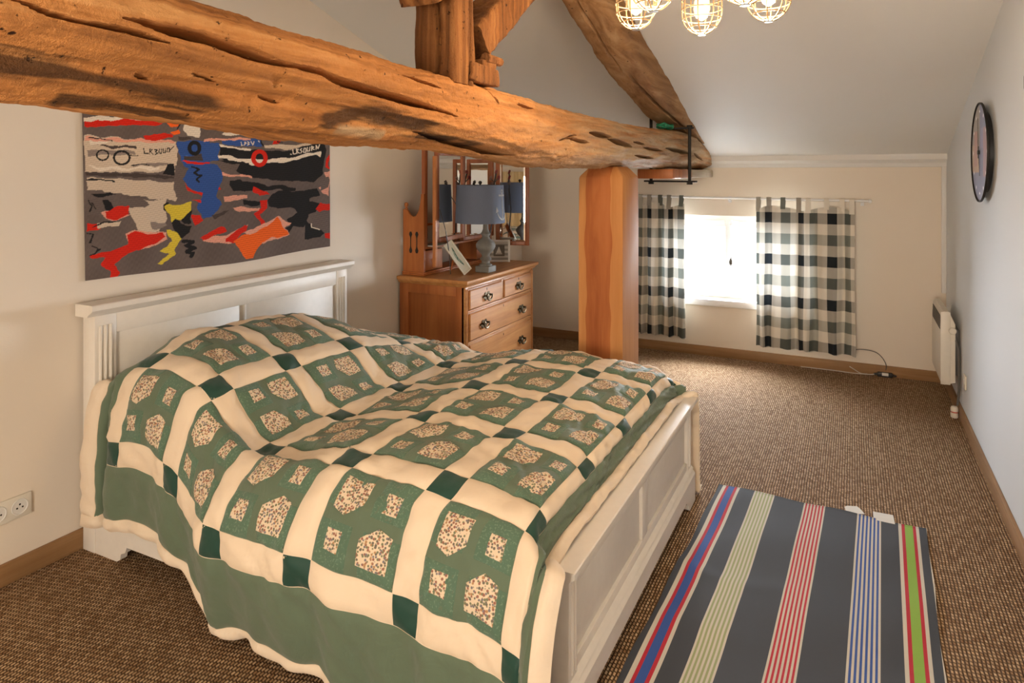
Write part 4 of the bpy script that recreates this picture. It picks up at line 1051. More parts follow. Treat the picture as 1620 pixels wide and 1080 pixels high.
# jewel drawers and shelf, spindle gallery
m = MB(); m.box(SX0, SX1 - .004, 3.853, 4.777, .985, 1.0, .003); m.build('shelf', M['pine_s'], mr)
for y0, y1 in ((3.855, 4.07), (4.56, 4.775)):
    m = MB(); m.box(SX0 + .005, SX1 - .002, y0, y1, .84, .975, .003); j = m.build('jewel_drawer', M['pine_s'], mr)
    m = MB(); m.lathe([(.006, 0), (.006, .01), (.013, .016), (.013, .022), (.004, .027)], (SX1 - .002, (y0 + y1) / 2, .905), 14, True, Matrix.Rotation(R(90), 3, 'Y')); m.build('knob', M['brass'], j)
for k in range(7):
    y = 4.14 + .062 * k; m = MB()
    m.lathe([(.006, 1.0), (.009, 1.02), (.005, 1.03), (.010, 1.06), (.011, 1.075), (.005, 1.10), (.009, 1.12), (.006, 1.14)], (SX1 - .05, y, 0), 10); m.build('spindle', M['pine_s'], mr)
m = MB(); m.box(SX1 - .065, SX1 - .035, 3.853, 4.777, 1.14, 1.155, .003); m.build('gallery_rail', M['pine_s'], mr)
for y in (3.870, 4.765):
    m = MB(); m.box(SX1 - .03, SX1 - .002, y - .018, y + .018, 1.0, 1.70, .004); m.build('mirror_post', M['mahog'], mr)
def mirror_leaf(name, p0, p1, z0, z1, fw, th=.022):
    """framed glass between two plan points, glass faces the room"""
    p0, p1 = Vector((*p0, 0)), Vector((*p1, 0)); d = p1 - p0; L = d.length; d.normalize(); nrm = Vector((d.y, -d.x, 0))
    if nrm.dot(Vector((0, 0, 0)) - p0) < 0: nrm = -nrm
    B = Matrix(((d.x, nrm.x, 0, p0.x), (d.y, nrm.y, 0, p0.y), (0, 0, 1, 0), (0, 0, 0, 1)))
    m = MB()
    for a, b, c_, e in ((0, fw, z0, z1), (L - fw, L, z0, z1), (fw, L - fw, z0, z0 + fw), (fw, L - fw, z1 - fw, z1)): m.box(a, b, -th, 0, c_, e, .004, 2, B)
    m.box(.004, L - .004, -th - .004, -th + .002, z0 + .004, z1 - .004, 0, 2, B)
    f = m.build(name, M['mahog'], mr)
    # bevelled glass
    g = MB(); b_ = .014; x0, x1, a0, a1 = fw - .002, L - fw + .002, z0 + fw - .002, z1 - fw + .002
    O = [g.bm.verts.new(B @ Vector(q_)) for q_ in ((x0, -.011, a0), (x1, -.011, a0), (x1, -.011, a1), (x0, -.011, a1))]
    I = [g.bm.verts.new(B @ Vector(q_)) for q_ in ((x0 + b_, -.0095, a0 + b_), (x1 - b_, -.0095, a0 + b_), (x1 - b_, -.0095, a1 - b_), (x0 + b_, -.0095, a1 - b_))]
    g.bm.faces.new(I)
    for k in range(4): g.bm.faces.new((O[k], O[(k + 1) % 4], I[(k + 1) % 4], I[k]))
    g.build('mirror_glass', M['mirror'], f, 0)
    return f
mirror_leaf('centre_mirror', (-2.56, 4.325), (-2.56, 4.80), 1.005, 1.70, .028)
mirror_leaf('left_wing', (-2.548, 4.315), (-2.50, 3.878), 1.03, 1.655, .032)
mirror_leaf('right_wing', (-2.548, 4.803), (-2.285, 4.868), .93, 1.615, .032)
m = MB(); m.box(-2.515, -2.490, 3.840, 3.868, .875, 1.615, .004); m.build('front_stile', plain('orange pine edge', (0.50, 0.19, 0.06, 1), .45), mr)
m = MB(); m.tube([(-2.48, 3.875, 1.26), (-2.455, 3.91, 1.12), (-2.44, 3.935, .95), (-2.44, 3.95, .816)], .003, 6)
tag(m.build('lamp_cord', M['black_plastic'], None), 'thin black cord hanging down from the left mirror wing to the chest top', 'cord')

# ------------------------------------------------------------------ lamp, frames and flower on the chest
lx, ly = -2.304, 4.195
lamp = thing('table_lamp', 'table lamp with blue-grey drum shade and turned grey stone base', 'lamp', (lx, ly, DZ))
M['stone'] = paint_mat('weathered grey lamp base', (0.24, 0.235, 0.215, 1), .7, .4, .3, 22)
m = MB(); m.box(lx - .055, lx + .055, ly - .055, ly + .055, DZ + .001, DZ + .045, .006); m.build('lamp_foot', M['stone'], lamp)
pr = [(.046, .045), (.044, .055), (.03, .062), (.028, .075), (.036, .085), (.042, .09), (.036, .098), (.026, .11), (.03, .125), (.055, .15), (.068, .175), (.068, .195), (.055, .215), (.03, .235), (.024, .25), (.032, .262), (.036, .27), (.028, .278), (.02, .30), (.018, .34)]
m = MB(); m.lathe([(r_, DZ + z) for r_, z in pr], (lx, ly, 0), 36); m.build('lamp_body', M['stone'], lamp)
sz0, sz1, sr0, sr1 = 1.155, 1.418, .174, .164
lx0, ly0 = lx, ly; lx, ly = lx - .034, ly - .018     # the shade sits a little askew on its stem
t = NT('blue grey shade linen'); v = t.coord(); t.color(t.mix(t.noise(v, 240, 2), (0.155, 0.185, 0.26, 1), (0.12, 0.145, 0.21, 1))); t.set(Roughness=.8); t.bump(t.noise(v, 500, 2), .15, .003); M['shade'] = t.m
m = MB(); m.lathe([(sr0 - .003, sz0), (sr0, sz0), (sr1, sz1), (sr1 - .003, sz1), (sr0 - .003, sz0)], (lx, ly, 0), 64, False); sh = m.build('lamp_shade', M['shade'], lamp)
m = MB()
for k in range(3):
    a = 2 * math.pi * k / 3 + .4; m.tube([(lx, ly, sz1 - .012), (lx + sr1 * math.cos(a), ly + sr1 * math.sin(a), sz1 - .006)], .0022, 6)
m.tube([(lx, ly, DZ + .34), (lx, ly, sz1)], .005, 8); m.build('shade_carrier', M['brass'], lamp)
m = MB(); m.lathe([(.004, sz1 - .002), (.006, sz1 + .004), (.014, sz1 + .014), (.012, sz1 + .024), (.003, sz1 + .03)], (lx, ly, 0), 16); m.build('lamp_finial', M['black_plastic'], lamp)
# anchor on the shade (a flat print, following the drum)
def on_shade(a, z, e=.0012):
    k = (z - sz0) / (sz1 - sz0); r_ = sr0 + (sr1 - sr0) * k + e
    return (lx + r_ * math.cos(a), ly + r_ * math.sin(a), z)
ac = math.atan2(-ly, -lx) + 1.12
m = MB()
def shade_quad(pts2):
    m.bm.faces.new([m.bm.verts.new(on_shade(ac + x / .17, 1.283 + z)) for x, z in pts2])
for k in range(10):
    z0 = -.10 + .018 * k; shade_quad([(-.006, z0), (.006, z0), (.006, z0 + .018), (-.006, z0 + .018)])
for k in range(6): x0 = -.045 + .015 * k; shade_quad([(x0, .058), (x0 + .015, .058), (x0 + .015, .07), (x0, .07)])
for s_ in (-1, 1):
    arc = [(s_ * .065 * math.sin(b), -.028 - .075 * math.cos(b)) for b in [k * R(78) / 10 for k in range(11)]]
    for (xa, za), (xb, zb_) in zip(arc, arc[1:]): shade_quad([(xa, za - .006), (xb, zb_ - .006), (xb, zb_ + .006), (xa, za + .006)])
    shade_quad([(s_ * .075, -.055), (s_ * .05, -.045), (s_ * .068, -.012)])
for k in range(16):
    a0, a1 = 2 * math.pi * k / 16, 2 * math.pi * (k + 1) / 16
    shade_quad([(.009 * math.cos(a0), .09 + .009 * math.sin(a0)), (.016 * math.cos(a0), .09 + .016 * math.sin(a0)), (.016 * math.cos(a1), .09 + .016 * math.sin(a1)), (.009 * math.cos(a1), .09 + .009 * math.sin(a1))])
bmesh.ops.solidify(m.bm, geom=m.bm.faces[:], thickness=.0006)
m.build('anchor_print', plain('white print', (0.75, 0.74, 0.72, 1), .7), sh, 0)

def painted_card(name, parent, w_, h_, fn, Mx, n=60):
    """flat printed card, local x across, z up, built in parent's local frame"""
    a, b = np.meshgrid(np.linspace(0, 1, n), np.linspace(0, 1, n), indexing='ij')
    col = fn(a, b)
    P = np.stack([(a - .5) * w_, 0 * a, (b) * h_], -1).reshape(-1, 3)
    P = np.array([Mx @ Vector(p) for p in P]).reshape(n, n, 3)
    P = P + np.array(world_off(parent))
    return grid_mesh(name, P, M['print'], parent, False, 60, .001, col)
def frame_obj(name, label, loc, rz, tilt, w_, h_, fwid, depth, mat, fn, roll=0.0):
    o = thing(name, label, 'picture frame', loc, 0)
    Rm = Matrix.Rotation(rz, 4, 'Z') @ Matrix.Rotation(tilt, 4, 'X') @ Matrix.Rotation(roll, 4, 'Y')
    m = MB()
    for a, b, c_, e in ((-w_ / 2, -w_ / 2 + fwid, 0, h_), (w_ / 2 - fwid, w_ / 2, 0, h_), (-w_ / 2 + fwid, w_ / 2 - fwid, 0, fwid), (-w_ / 2 + fwid, w_ / 2 - fwid, h_ - fwid, h_)): m.box(a, b, 0, depth, c_, e, .002, 2, Rm)
    m.build('frame_moulding', mat, o, 35, True)
    m = MB(); m.box(-w_ / 2 + .003, w_ / 2 - .003, depth - .004, depth - .001, .003, h_ - .003, 0, 2, Rm); m.build('back_board', M['pine_s'], o, 35, True)
    painted_card('picture', o, w_ - 2 * fwid + .002, h_ - 2 * fwid + .002, fn, Rm @ Matrix.Translation((0, depth * .55, fwid - .001)))
    m = MB(); p0 = Rm @ Vector((0, depth, h_ * .62)); p1 = Rm @ Vector((0, depth + .01, 0)); q1 = Vector((p0.x + (p1.x - p0.x) * .2, p0.y, 0)) + (Matrix.Rotation(rz, 3, 'Z') @ Vector((0, .075, 0)))
    m.tube([p0, (q1.x, q1.y, .004)], .006, 6); m.build('easel_leg', M['pine_s'], o, 35, True)
    return o
def lin(*c): return np.array(srgb(*c)[:3])
def sail_card(a, b):
    c = np.zeros(a.shape + (3,)); c[:] = lin(196, 192, 182)
    c[(np.floor(b * 8) % 2 == 0)] = lin(150, 146, 138)
    inn = (a > .22) & (a < .80) & (b > .22) & (b < .80); c[inn] = lin(112, 106, 98)
    br_ = inn & ((a < .25) | (a > .77) | (b < .25) | (b > .77)); c[br_] = lin(92, 86, 80)
    sail = (b > .38) & (b < .74) & (np.abs(a - .5) < (.74 - b) * .42); c[sail] = lin(224, 220, 210)
    hull = (b > .31) & (b < .36) & (np.abs(a - .5) < .17); c[hull] = lin(226, 222, 212)
    txt = (b > .325) & (b < .345) & (np.abs(a - .5) < .13) & (np.sin(a * 150) > -.2); c[txt] = lin(80, 76, 72)
    return c
def green_card(a, b):
    c = np.zeros(a.shape + (3,)); c[:] = lin(205, 205, 192)
    e = np.abs((a - .5 - .1 * np.sin(b * 9)) / .14) ** 2 + np.abs((b - .52) / .33) ** 2
    c[e < 1] = lin(96, 128, 112); c[(e < .8) & (np.sin(b * 40 + a * 18) > .3)] = lin(42, 70, 66); c[(e < .5) & (np.sin(b * 23 - a * 31) > .6)] = lin(190, 196, 180)
    return c
face_cam = math.atan2(-1, 0)
pS = pix(790, 416, Z=DZ)
rzS = math.atan2(0 - pS.x, -(0 - pS.y)) * 0.85
frame_obj('picture_frame', 'small white frame with a sailboat picture standing behind the lamp', (pS.x - .03, pS.y + .05, DZ + .001), .50, R(-6), .175, .172, .016, .026, plain('white frame paint', (0.72, .70, .66, 1), .5), sail_card)
pG = pix(741, 434, Z=DZ)
frame_obj('picture_frame', 'narrow white frame with a green print leaning askew on the chest', (pG.x, pG.y, DZ + .018), 1.05, R(-10), .075, .25, .010, .012, plain('cream frame paint', (0.70, .67, .58, 1), .5), green_card, R(-34))
fl = thing('flower_sprig', 'dark artificial sprig with small red blossoms above the lamp shade', 'flower', (-2.45, 4.50, 1.005))
fb0 = Vector((-2.44, 4.52, 1.0)); m = MB()
ptip = [pix(785, 272, X=-2.44), pix(776, 282, X=-2.44), pix(789, 281, X=-2.44), pix(777, 291, X=-2.44), pix(750, 289, X=-2.44)]
mid = pix(781, 296, X=-2.44)
m.tube([fb0 + Vector((0, -.03, .0)), fb0.lerp(mid, .5) + Vector((.015, 0, 0)), mid, ptip[0]], .0055, 6)
for p in ptip[1:4]: m.tube([mid.lerp(ptip[0], .3), p], .0035, 6)
m.tube([fb0.lerp(mid, .6), fb0.lerp(ptip[4], .85), ptip[4]], .0035, 6)
m.build('stem', M['black_plastic'], fl)
for p, c_ in zip(ptip, ((.22, .03, .03, 1), (.25, .14, .10, 1), (.24, .02, .03, 1), (.22, .11, .09, 1), (.05, .04, .04, 1))):
    m = MB()
    for k in range(5):
        a = 2 * math.pi * k / 5; m.lathe([(.001, -.007), (.008, -.003), (.009, .002), (.002, .008)], (p.x + .004 * math.sin(k), p.y + .011 * math.cos(a), p.z + .011 * math.sin(a)), 8)
    m.build('blossom', plain('blossom', c_, .6), fl)
bk = thing('magazine', 'thin pale magazine lying on the shelf of the dressing mirror', 'magazine', (-2.58, 4.0, 1.0))
MB().box(-2.66, -2.54, 3.90, 4.10, 1.001, 1.008, .001).build('pages', M['tagw'], bk)
MB().box(-2.662, -2.538, 3.898, 4.102, 1.0085, 1.0095).build('cover', plain('grey cover', (.42, .42, .40, 1), .5), bk)

# ------------------------------------------------------------------ curtains on the far wall
yr = YF - 0.085
rodL = pix(1000, 310, Y=yr); rodR = pix(1374, 318, Y=yr)
rod = thing('curtain_rod', 'thin white curtain rod fixed above the low window', 'curtain rod', ((rodL.x + rodR.x) / 2, yr, 1.3))
m = MB(); m.tube([(rodL.x - .12, yr, rodL.z + .003), (rodR.x, yr, rodR.z)], .0085, 12); m.build('pole', M['winw'], rod)
def rodz(x): return rodL.z + .003 + (rodR.z - rodL.z - .003) * (x - rodL.x + .12) / (rodR.x - rodL.x + .12)
for x in (rodL.x - .08, XM, rodR.x - .04):
    m = MB(); m.box(x - .006, x + .006, yr - .004, YF - .001, rodz(x) - .02, rodz(x) - .0095, .002); m.box(x - .012, x + .012, YF - .006, YF - .0005, rodz(x) - .04, rodz(x) + .01, .002); m.build('bracket', M['winw'], rod)
m = MB(); m.lathe([(.009, 0), (.013, .004), (.013, .016), (.006, .022)], (rodR.x, yr, rodR.z), 14, True, Matrix.Rotation(R(90), 3, 'Y')); m.build('end_cap', M['winw'], rod)
SQ = .081
def curtain(label, x0, x1, W, nf, ph, tabs, zbot, amp, shift, uoff):
    top = .068
    o = thing('curtain', label, 'curtain', ((x0 + x1) / 2, yr, zbot), 0, 'checked curtains at the window')
    n, k = 150, 70
    c, zz = np.meshgrid(np.linspace(0, 1, n), np.linspace(0, 1, k), indexing='ij')
    ztop_ = np.array([rodz(x0 + (x1 - x0) * q_) for q_ in c[:, 0]])[:, None] - top
    Z = zbot + (ztop_ - zbot) * zz
    # the pleats: gathered at the tabs, opening out below
    warp = c + .035 * np.sin(c * 2 * np.pi * nf * .5 + ph) * .6
    w_ = np.sin(c * 2 * np.pi * nf + ph + .6 * np.sin(c * 5)) + .35 * np.sin(c * 2 * np.pi * nf * 1.9 + 2 * ph + 1.2 * (1 - zz))
    flare = 1 + shift * (1 - zz)
    xm = (x0 + x1) / 2
    X = xm + (x0 + (x1 - x0) * warp - xm) * flare + .006 * np.sin(zz * 6 + c * 20) * (1 - zz)
    Y = yr - .012 + amp * w_ * (.55 + .45 * (1 - zz)) * (1 - .25 * zz)
    Y = np.minimum(Y, YF - .045)
    Z = Z - .012 * np.sin(c * 2 * np.pi * nf + ph + 1) * (1 - zz) * .6 - .018 * np.sin(c * np.pi * (nf * .8) + ph) * np.clip(zz - .9, 0, 1) * 10
    P = np.stack([X, Y, Z], -1)
    b = grid_mesh('cloth', P, M['check'], o, False, 70)
    def uvs(ob, uarr, varr):
        me = ob.data; uvl = me.uv_layers.new(name='UVMap')
        vi = np.empty(len(me.loops), np.int32); me.loops.foreach_get('vertex_index', vi)
        uvl.data.foreach_set('uv', np.stack([uarr.ravel()[vi], varr.ravel()[vi]], -1).astype(np.float32).ravel())
    uvs(b, uoff + c * W / SQ, .0 + 40 + (Z - zbot) / SQ * 1.0)
    for tq in tabs:
        i_ = int(tq * (n - 1)); xt_ = X[i_, -1]; yt_ = Y[i_, -1]; zt_ = Z[i_, -1]; rz_ = rodz(xt_)
        path = [(yt_ - .003, zt_ - .02), (yt_ - .004, zt_ + .004)]
        path += [(yr - .0115, rz_ - .022), (yr - .012, rz_ + .002)] + [(yr - .012 * math.cos(a), rz_ + .004 + .010 * math.sin(a)) for a in (.6, 1.2, 1.9, 2.5)] + [(yr + .012, rz_ + .002), (yr + .0115, rz_ - .022), (yt_ + .005, zt_ + .004), (yt_ + .004, zt_ - .015)]
        path = np.array(path); hw_ = .0175
        A = np.stack([np.stack([np.full(len(path), xt_ + s_ * hw_), path[:, 0], path[:, 1]], -1) for s_ in (-1, -.3, .3, 1)], 1)
        tb = grid_mesh('tab', A, M['check'], o, False, 70)
        uu = np.full(A.shape[:2], uoff + tq * W / SQ) ; uu = np.floor(uu) + .5 + 0 * A[..., 0]
        vv = np.full(A.shape[:2], 40 + math.floor((zt_ - zbot) / SQ) + .5 + (0 if random.random() < .5 else 1))
        uvs(tb, uu, vv)
    return o
cl0 = pix(1003, 330, Y=yr).x; cl1 = pix(1083, 330, Y=yr).x
curtain('narrow bunched grey check tab-top curtain beside the oak post', cl0, cl1, .80, 4.0, .4, (.12, .34, .52, .70, .95), .150, .034, .03, 1.2)
cr0 = pix(1194, 330, Y=yr).x; cr1 = pix(1355, 330, Y=yr).x
curtain('wide grey check tab-top curtain drawn aside on the heater side of the window', cr0, cr1, 1.08, 4.6, 2.2, (.03, .17, .29, .43, .56, .72, .85, .97), .145, .030, .01, 2.35)

# ------------------------------------------------------------------ clock on the right wall
pc = pix(1548, 241, X=XR - .035)
ck = thing('wall_clock', 'large round wall clock with a blue-grey collage face and black hands', 'clock', (XR, pc.y, pc.z))
RC = .248
Mc = Matrix(((0, 0, -1), (-1, 0, 0), (0, 1, 0)))     # local (x across, y up, z out of wall) -> world
def cw(x, y, z): return Vector((XR - z, pc.y - x, pc.z + y))
m = MB(); ringp = [(RC - .004, .036), (RC, .036), (RC + .001, .032), (RC, .026), (RC - .004, .025)]
vr = []
for r_, z in [(RC - .03, .022)] + ringp[::-1]: vr.append([m.bm.verts.new(cw(r_ * math.cos(2 * math.pi * k / 72), r_ * math.sin(2 * math.pi * k / 72), z)) for k in range(72)])
for A, B in zip(vr, vr[1:]):
    for k in range(72): m.bm.faces.new((A[k], A[(k + 1) % 72], B[(k + 1) % 72], B[k]))
m.build('rim', M['iron'], ck)
m = MB(); m.tube([cw(0, 0, .0005), cw(0, 0, .018)], RC - .05, 48); m.build('case_back', M['black_plastic'], ck)
nr_, na_ = 60, 160
rr, aa = np.meshgrid(np.linspace(.002, RC - .005, nr_), np.linspace(0, 2 * np.pi, na_, endpoint=False), indexing='ij')
cx_, cy_ = rr * np.cos(aa), rr * np.sin(aa)
col = np.zeros(cx_.shape + (3,)); col[:] = lin(128, 134, 158)
def cpoly(mask, c): col[mask] = lin(*c)
cpoly((cx_ < -.02) & (cy_ < .04) & (cy_ > -.10), (176, 158, 140)); cpoly((cx_ < .0) & (cy_ > .04), (150, 146, 140)); cpoly((cx_ > .02) & (cy_ > .02) & (cy_ < .12), (140, 142, 168)); cpoly((cx_ > .10) & (np.abs(cy_) < .12), (158, 140, 148)); cpoly((np.abs(cx_ + .12) < .05) & (np.abs(cy_ - .02) < .09), (170, 140, 134))
col *= (1 + .18 * np.sin(cx_ * 140 + 3 * np.sin(cy_ * 50)) * np.sin(cy_ * 90))[..., None]
for k in range(12):
    a = 2 * math.pi * k / 12; cpoly(np.hypot(cx_ - .205 * math.cos(a), cy_ - .205 * math.sin(a)) < .009, (232, 232, 236))
col *= 1.35
col[rr > RC - .012] = lin(70, 68, 70)
P = np.stack([XR - .030 + 0 * cx_, pc.y - cx_, pc.z + cy_], -1)
grid_mesh('face', P, M['clockface'], ck, True, 60, 0, col)
for nm, L_, ang, w_ in (('minute_hand', .17, 90 + 2, .006), ('hour_hand', .12, -77, .009)):
    a = R(ang); d = (math.cos(a), math.sin(a)); n_ = (-d[1], d[0]); m = MB()
    pts = [(-.03 * d[0] + w_ * n_[0], -.03 * d[1] + w_ * n_[1]), (L_ * d[0] + .002 * n_[0], L_ * d[1] + .002 * n_[1]), (L_ * d[0] - .002 * n_[0], L_ * d[1] - .002 * n_[1]), (-.03 * d[0] - w_ * n_[0], -.03 * d[1] - w_ * n_[1])]
    m.prism([cw(x, y, .034 if nm[0] == 'h' else .0365) for x, y in pts], (-.0015, 0, 0)); m.build(nm, M['black_plastic'], ck)
m = MB(); m.tube([cw(0, 0, .030), cw(0, 0, .040)], .011, 16); m.build('hand_boss', M['black_plastic'], ck)

# ------------------------------------------------------------------ electric heater, socket and plug on the right wall
ry0, ry1, rz0, rz1 = 5.0, 5.50, .185, .640
ht = thing('wall_heater', 'white electric convector heater with dark grille hung on the wall below the clock', 'heater', (XR, (ry0 + ry1) / 2, rz0))
hx = XR - .108
m = MB(); prof = [(XR - .03, rz0 + .02), (hx + .02, rz0), (hx + .004, rz0 + .006), (hx, rz0 + .02), (hx, rz1 - .13), (hx + .004, rz1 - .02), (hx + .016, rz1), (hx + .045, rz1), (XR - .03, rz1 - .075)]
m.prism([(x, ry0, z) for x, z in prof], (0, ry1 - ry0, 0)); m.build('casing', M['white_plastic'], ht, 30)
m = MB(); m.box(XR - .0295, XR - .001, ry0 + .06, ry1 - .06, rz0 + .05, rz1 - .12, .002); m.build('wall_bracket', M['cable_grey'], ht)
m = MB(); m.box(hx + .0, hx + .052, ry0 - .004, ry0 + .0, rz0 + .003, rz1 - .002, .0015); m.build('end_plate', M['white_plastic'], ht)
ns_, rows_ = 22, 6
m = MB()
for i_ in range(rows_):
    for k in range(ns_):
        y = ry0 + .02 + (ry1 - ry0 - .04) * (k + .5) / ns_; z = rz1 - .118 + .088 * (i_ + .5) / rows_
        m.box(hx - .0012 + .004 * max(0, (z - rz1 + .13) / .11) - .0006, hx + .004, y - .007, y + .007, z - .0045, z + .0045)
g_ = m.build('grille', M['hole'], ht, 0)
m = MB(); m.lathe([(.021, 0), (.021, .012), (.018, .016), (.004, .017)], (XR - .045, ry0, rz1 - .115), 24, True, Matrix.Rotation(R(90), 3, 'X')); m.build('thermostat_knob', M['white_plastic'], ht)
kp_ = pix(1513, 633, X=XR - .03)
m = MB(); xk = XR - .014; m.tube([(XR - .03, ry0 + .01, rz1 - .16), (xk, ry0 - .012, .42), (xk, ry0 - .02, .30), (xk, ry0 - .03, .17), (xk - .008, kp_.y + .02, .075)], .007, 8); m.build('mains_cable', M['cable_grey'], ht)
so = thing('wall_socket', 'small white socket plate low on the wall beside the heater', 'socket', (XR, pix(1528, 604, X=XR).y, pix(1528, 604, X=XR).z))
sy, sz_ = so.location.y, so.location.z
MB().box(XR - .010, XR - .0005, sy - .04, sy + .04, sz_ - .04, sz_ + .04, .003).build('plate', M['white_plastic'], so)
m = MB(); m.lathe([(.021, 0), (.019, .003), (.002, .003)], (XR - .0095, sy, sz_), 24, True, Matrix.Rotation(R(-90), 3, 'Y')); m.build('outlet', M['trimw'], so)
pg_ = thing('plug', 'white round mains plug with a red band lying by the baseboard', 'plug', (kp_.x, kp_.y, 0))
kx, kyy = XR - BT - .024, kp_.y
m = MB(); m.lathe([(.016, .004), (.021, .008), (.021, .034), (.019, .036)], (kx, kyy, .0), 20); m.build('plug_bottom', M['white_plastic'], pg_)
m = MB(); m.lathe([(.0195, .0365), (.0195, .043)], (kx, kyy, 0), 20); m.build('red_band', M['red_plastic'], pg_)
m = MB(); m.lathe([(.021, .0435), (.021, .062), (.016, .072), (.006, .075)], (kx, kyy, 0), 20); m.build('plug_top', M['white_plastic'], pg_)
# small object at the very edge of the picture
ph_ = pix(1621, 131, X=XR - .012)
m = MB(); m.box(XR - .016, XR - .0005, ph_.y - .055, ph_.y, ph_.z - .025, ph_.z + .028, .004)
tag(m.build('wall_hook_plate', M['black_plastic'], None), 'small dark plate on the clock wall, farther from the window than the clock', 'plate')

# double socket on the left wall
p0 = pix(48, 775, X=XL); p1 = pix(48, 810, X=XL)
ds = thing('double_socket', 'white double wall socket beside the headboard of the bed', 'socket', (XL, p0.y - .075, (p0.z + p1.z) / 2))
zc_ = (p0.z + p1.z) / 2; hh = (p0.z - p1.z) / 2
MB().box(XL + .0005, XL + .011, p0.y - .155, p0.y, zc_ - hh, zc_ + hh, .004).build('plate', M['white_plastic'], ds)
for k in range(2):
    yc_ = p0.y - .042 - .072 * k
    m = MB(); m.lathe([(.0295, 0), (.0285, .0025), (.026, .0025), (.0245, .0006), (.002, .0006)], (XL + .0108, yc_, zc_), 32, True, Matrix.Rotation(R(90), 3, 'Y')); o_ = m.build('outlet', M['trimw'], ds)
    m = MB()
    for dy_, dz_ in ((-.0095, -.003), (.0095, -.003), (0, .009)): m.tube([(XL + .0112, yc_ + dy_, zc_ + dz_), (XL + .0122, yc_ + dy_, zc_ + dz_)], .0034, 10)
    m.build('pin_hole', M['hole'], o_)

# ------------------------------------------------------------------ string-light cord and switch on the floor by the far wall
pS_ = pix(1400, 594, Z=.01)
sw = thing('cord_switch', 'black inline switch box with a white label on the floor by the baseboard', 'switch', (pS_.x, pS_.y, 0))
MB().box(pS_.x - .05, pS_.x + .05, pS_.y - .018, pS_.y + .018, .002, .034, .006).build('switch_box', M['black_plastic'], sw)
MB().box(pS_.x - .02, pS_.x + .022, pS_.y - .0185, pS_.y - .012, .012, .033, .001).build('label_sticker', M['tagw'], sw)
m = MB(); m.tube([(pS_.x - .075, pS_.y, .014), (pS_.x - .05, pS_.y, .016)], [.006, .010], 8); m.tube([(pS_.x + .05, pS_.y, .016), (pS_.x + .075, pS_.y, .014)], [.010, .006], 8); m.build('cable_gland', M['black_plastic'], sw)
wy = YF - .035
loop = [pix(1344, 556, Y=wy), pix(1352, 553, Y=wy), pix(1368, 553, Y=wy), pix(1385, 557, Y=wy), pix(1396, 566, Y=wy), pix(1402, 578, Y=wy), (pS_.x + .005, pS_.y + .012, .045)]
pts_ = [Vector(p) for p in loop]
def catm(pts, n=8):
    out = []
    for i_ in range(len(pts) - 1):
        a, b, c, d = pts[max(i_ - 1, 0)], pts[i_], pts[i_ + 1], pts[min(i_ + 2, len(pts) - 1)]
        for k in range(n):
            t_ = k / n; out.append(.5 * ((2 * b) + (c - a) * t_ + (2 * a - 5 * b + 4 * c - d) * t_ ** 2 + (3 * b - a - 3 * c + d) * t_ ** 3))
    return out + [pts[-1]]
m = MB(); m.tube(catm(pts_), .0028, 6)
tag(m.build('thin_cable', M['cable_grey'], None), 'thin grey cable looping up from the floor switch behind the check curtain', 'cable')
fl_ = [pix(1272, 560, Z=.006), pix(1290, 575, Z=.006), pix(1320, 584, Z=.006), pix(1350, 590, Z=.006), pix(1375, 592, Z=.01), Vector((pS_.x - .07, pS_.y, .014))]
fl_ = [Vector((p[0], min(p[1], YF - .03), p[2])) for p in fl_]
m = MB(); m.tube(catm(fl_), .003, 6)
pb_ = [pix(1344, 572, Z=.05), pix(1352, 582, Z=.03), pix(1362, 588, Z=.008), pix(1372, 588, Z=.008)]
m.tube(catm([Vector((p[0], min(p[1], YF - .03), p[2])) for p in pb_]), .0035, 6)
tag(m.build('white_cable', M['cable_white'], None), 'pale cable trailing along the sisal floor from the curtain to the switch box', 'cable')

# ------------------------------------------------------------------ striped rug
ra = pix(1137.8, 768.5, Z=0); rb = pix(1466, 838.5, Z=0)
rug = thing('striped_rug', 'charcoal cotton rug with coloured stripes lying beside the footboard', 'rug', (ra.x, ra.y, 0))
ax_ = (rb - ra); RW = ax_.length; ax_.normalize(); ay_ = Vector((ax_.y, -ax_.x, 0))      # ay_ points towards the camera
if ay_.y > 0: ay_ = -ay_
GR, CR, RD, BL, GN, LG = (0.062, 0.068, 0.082), (0.60, 0.56, 0.48), (0.46, 0.028, 0.045), (0.045, 0.10, 0.34), (0.26, 0.44, 0.075), (0.33, 0.37, 0.19)
bt = [(125, GR), (150, CR), (167, RD), (180, BL), (212, RD), (226, CR), (240, GR), (318, ('s', LG)), (425, GR), (582, ('s', RD)), (695, GR), (865, ('s', BL)), (992, GR), (1083, CR), (1100, RD), (1117, GN), (1160, RD), (1176, CR), (1192, GR), (1232, CR), (1236, None)]
def frac(xc):
    u = 1100 + xc / 3.375; v = 768.5 + (838.5 - 768.5) * (u - 1137.8) / (1466 - 1137.8)
    p = pix(u, v, Z=0); return (p - ra).dot(ax_) / RW
cols_ = []
for (x0, c0), (x1, _) in zip(bt, bt[1:]):
    f0, f1 = max(0, frac(x0)), min(1, frac(x1))
    if c0[0] == 's':
        for k in range(13): cols_.append((f0 + (f1 - f0) * k / 13, f0 + (f1 - f0) * (k + 1) / 13, CR if k % 2 == 0 else c0[1]))
    elif f1 > f0: cols_.append((f0, f1, c0))
RL = 1.75; nl = 90
xs_, cc_ = [], []
for f0, f1, c in cols_:
    n_ = max(1, int((f1 - f0) * RW / .02))
    for k in range(n_): xs_.append(f0 + (f1 - f0) * k / n_); cc_.append(c)
xs_.append(1.0); xs_[0] = 0
me = bpy.data.meshes.new('rug_cloth'); V_, Fc, Cc = [], [], []
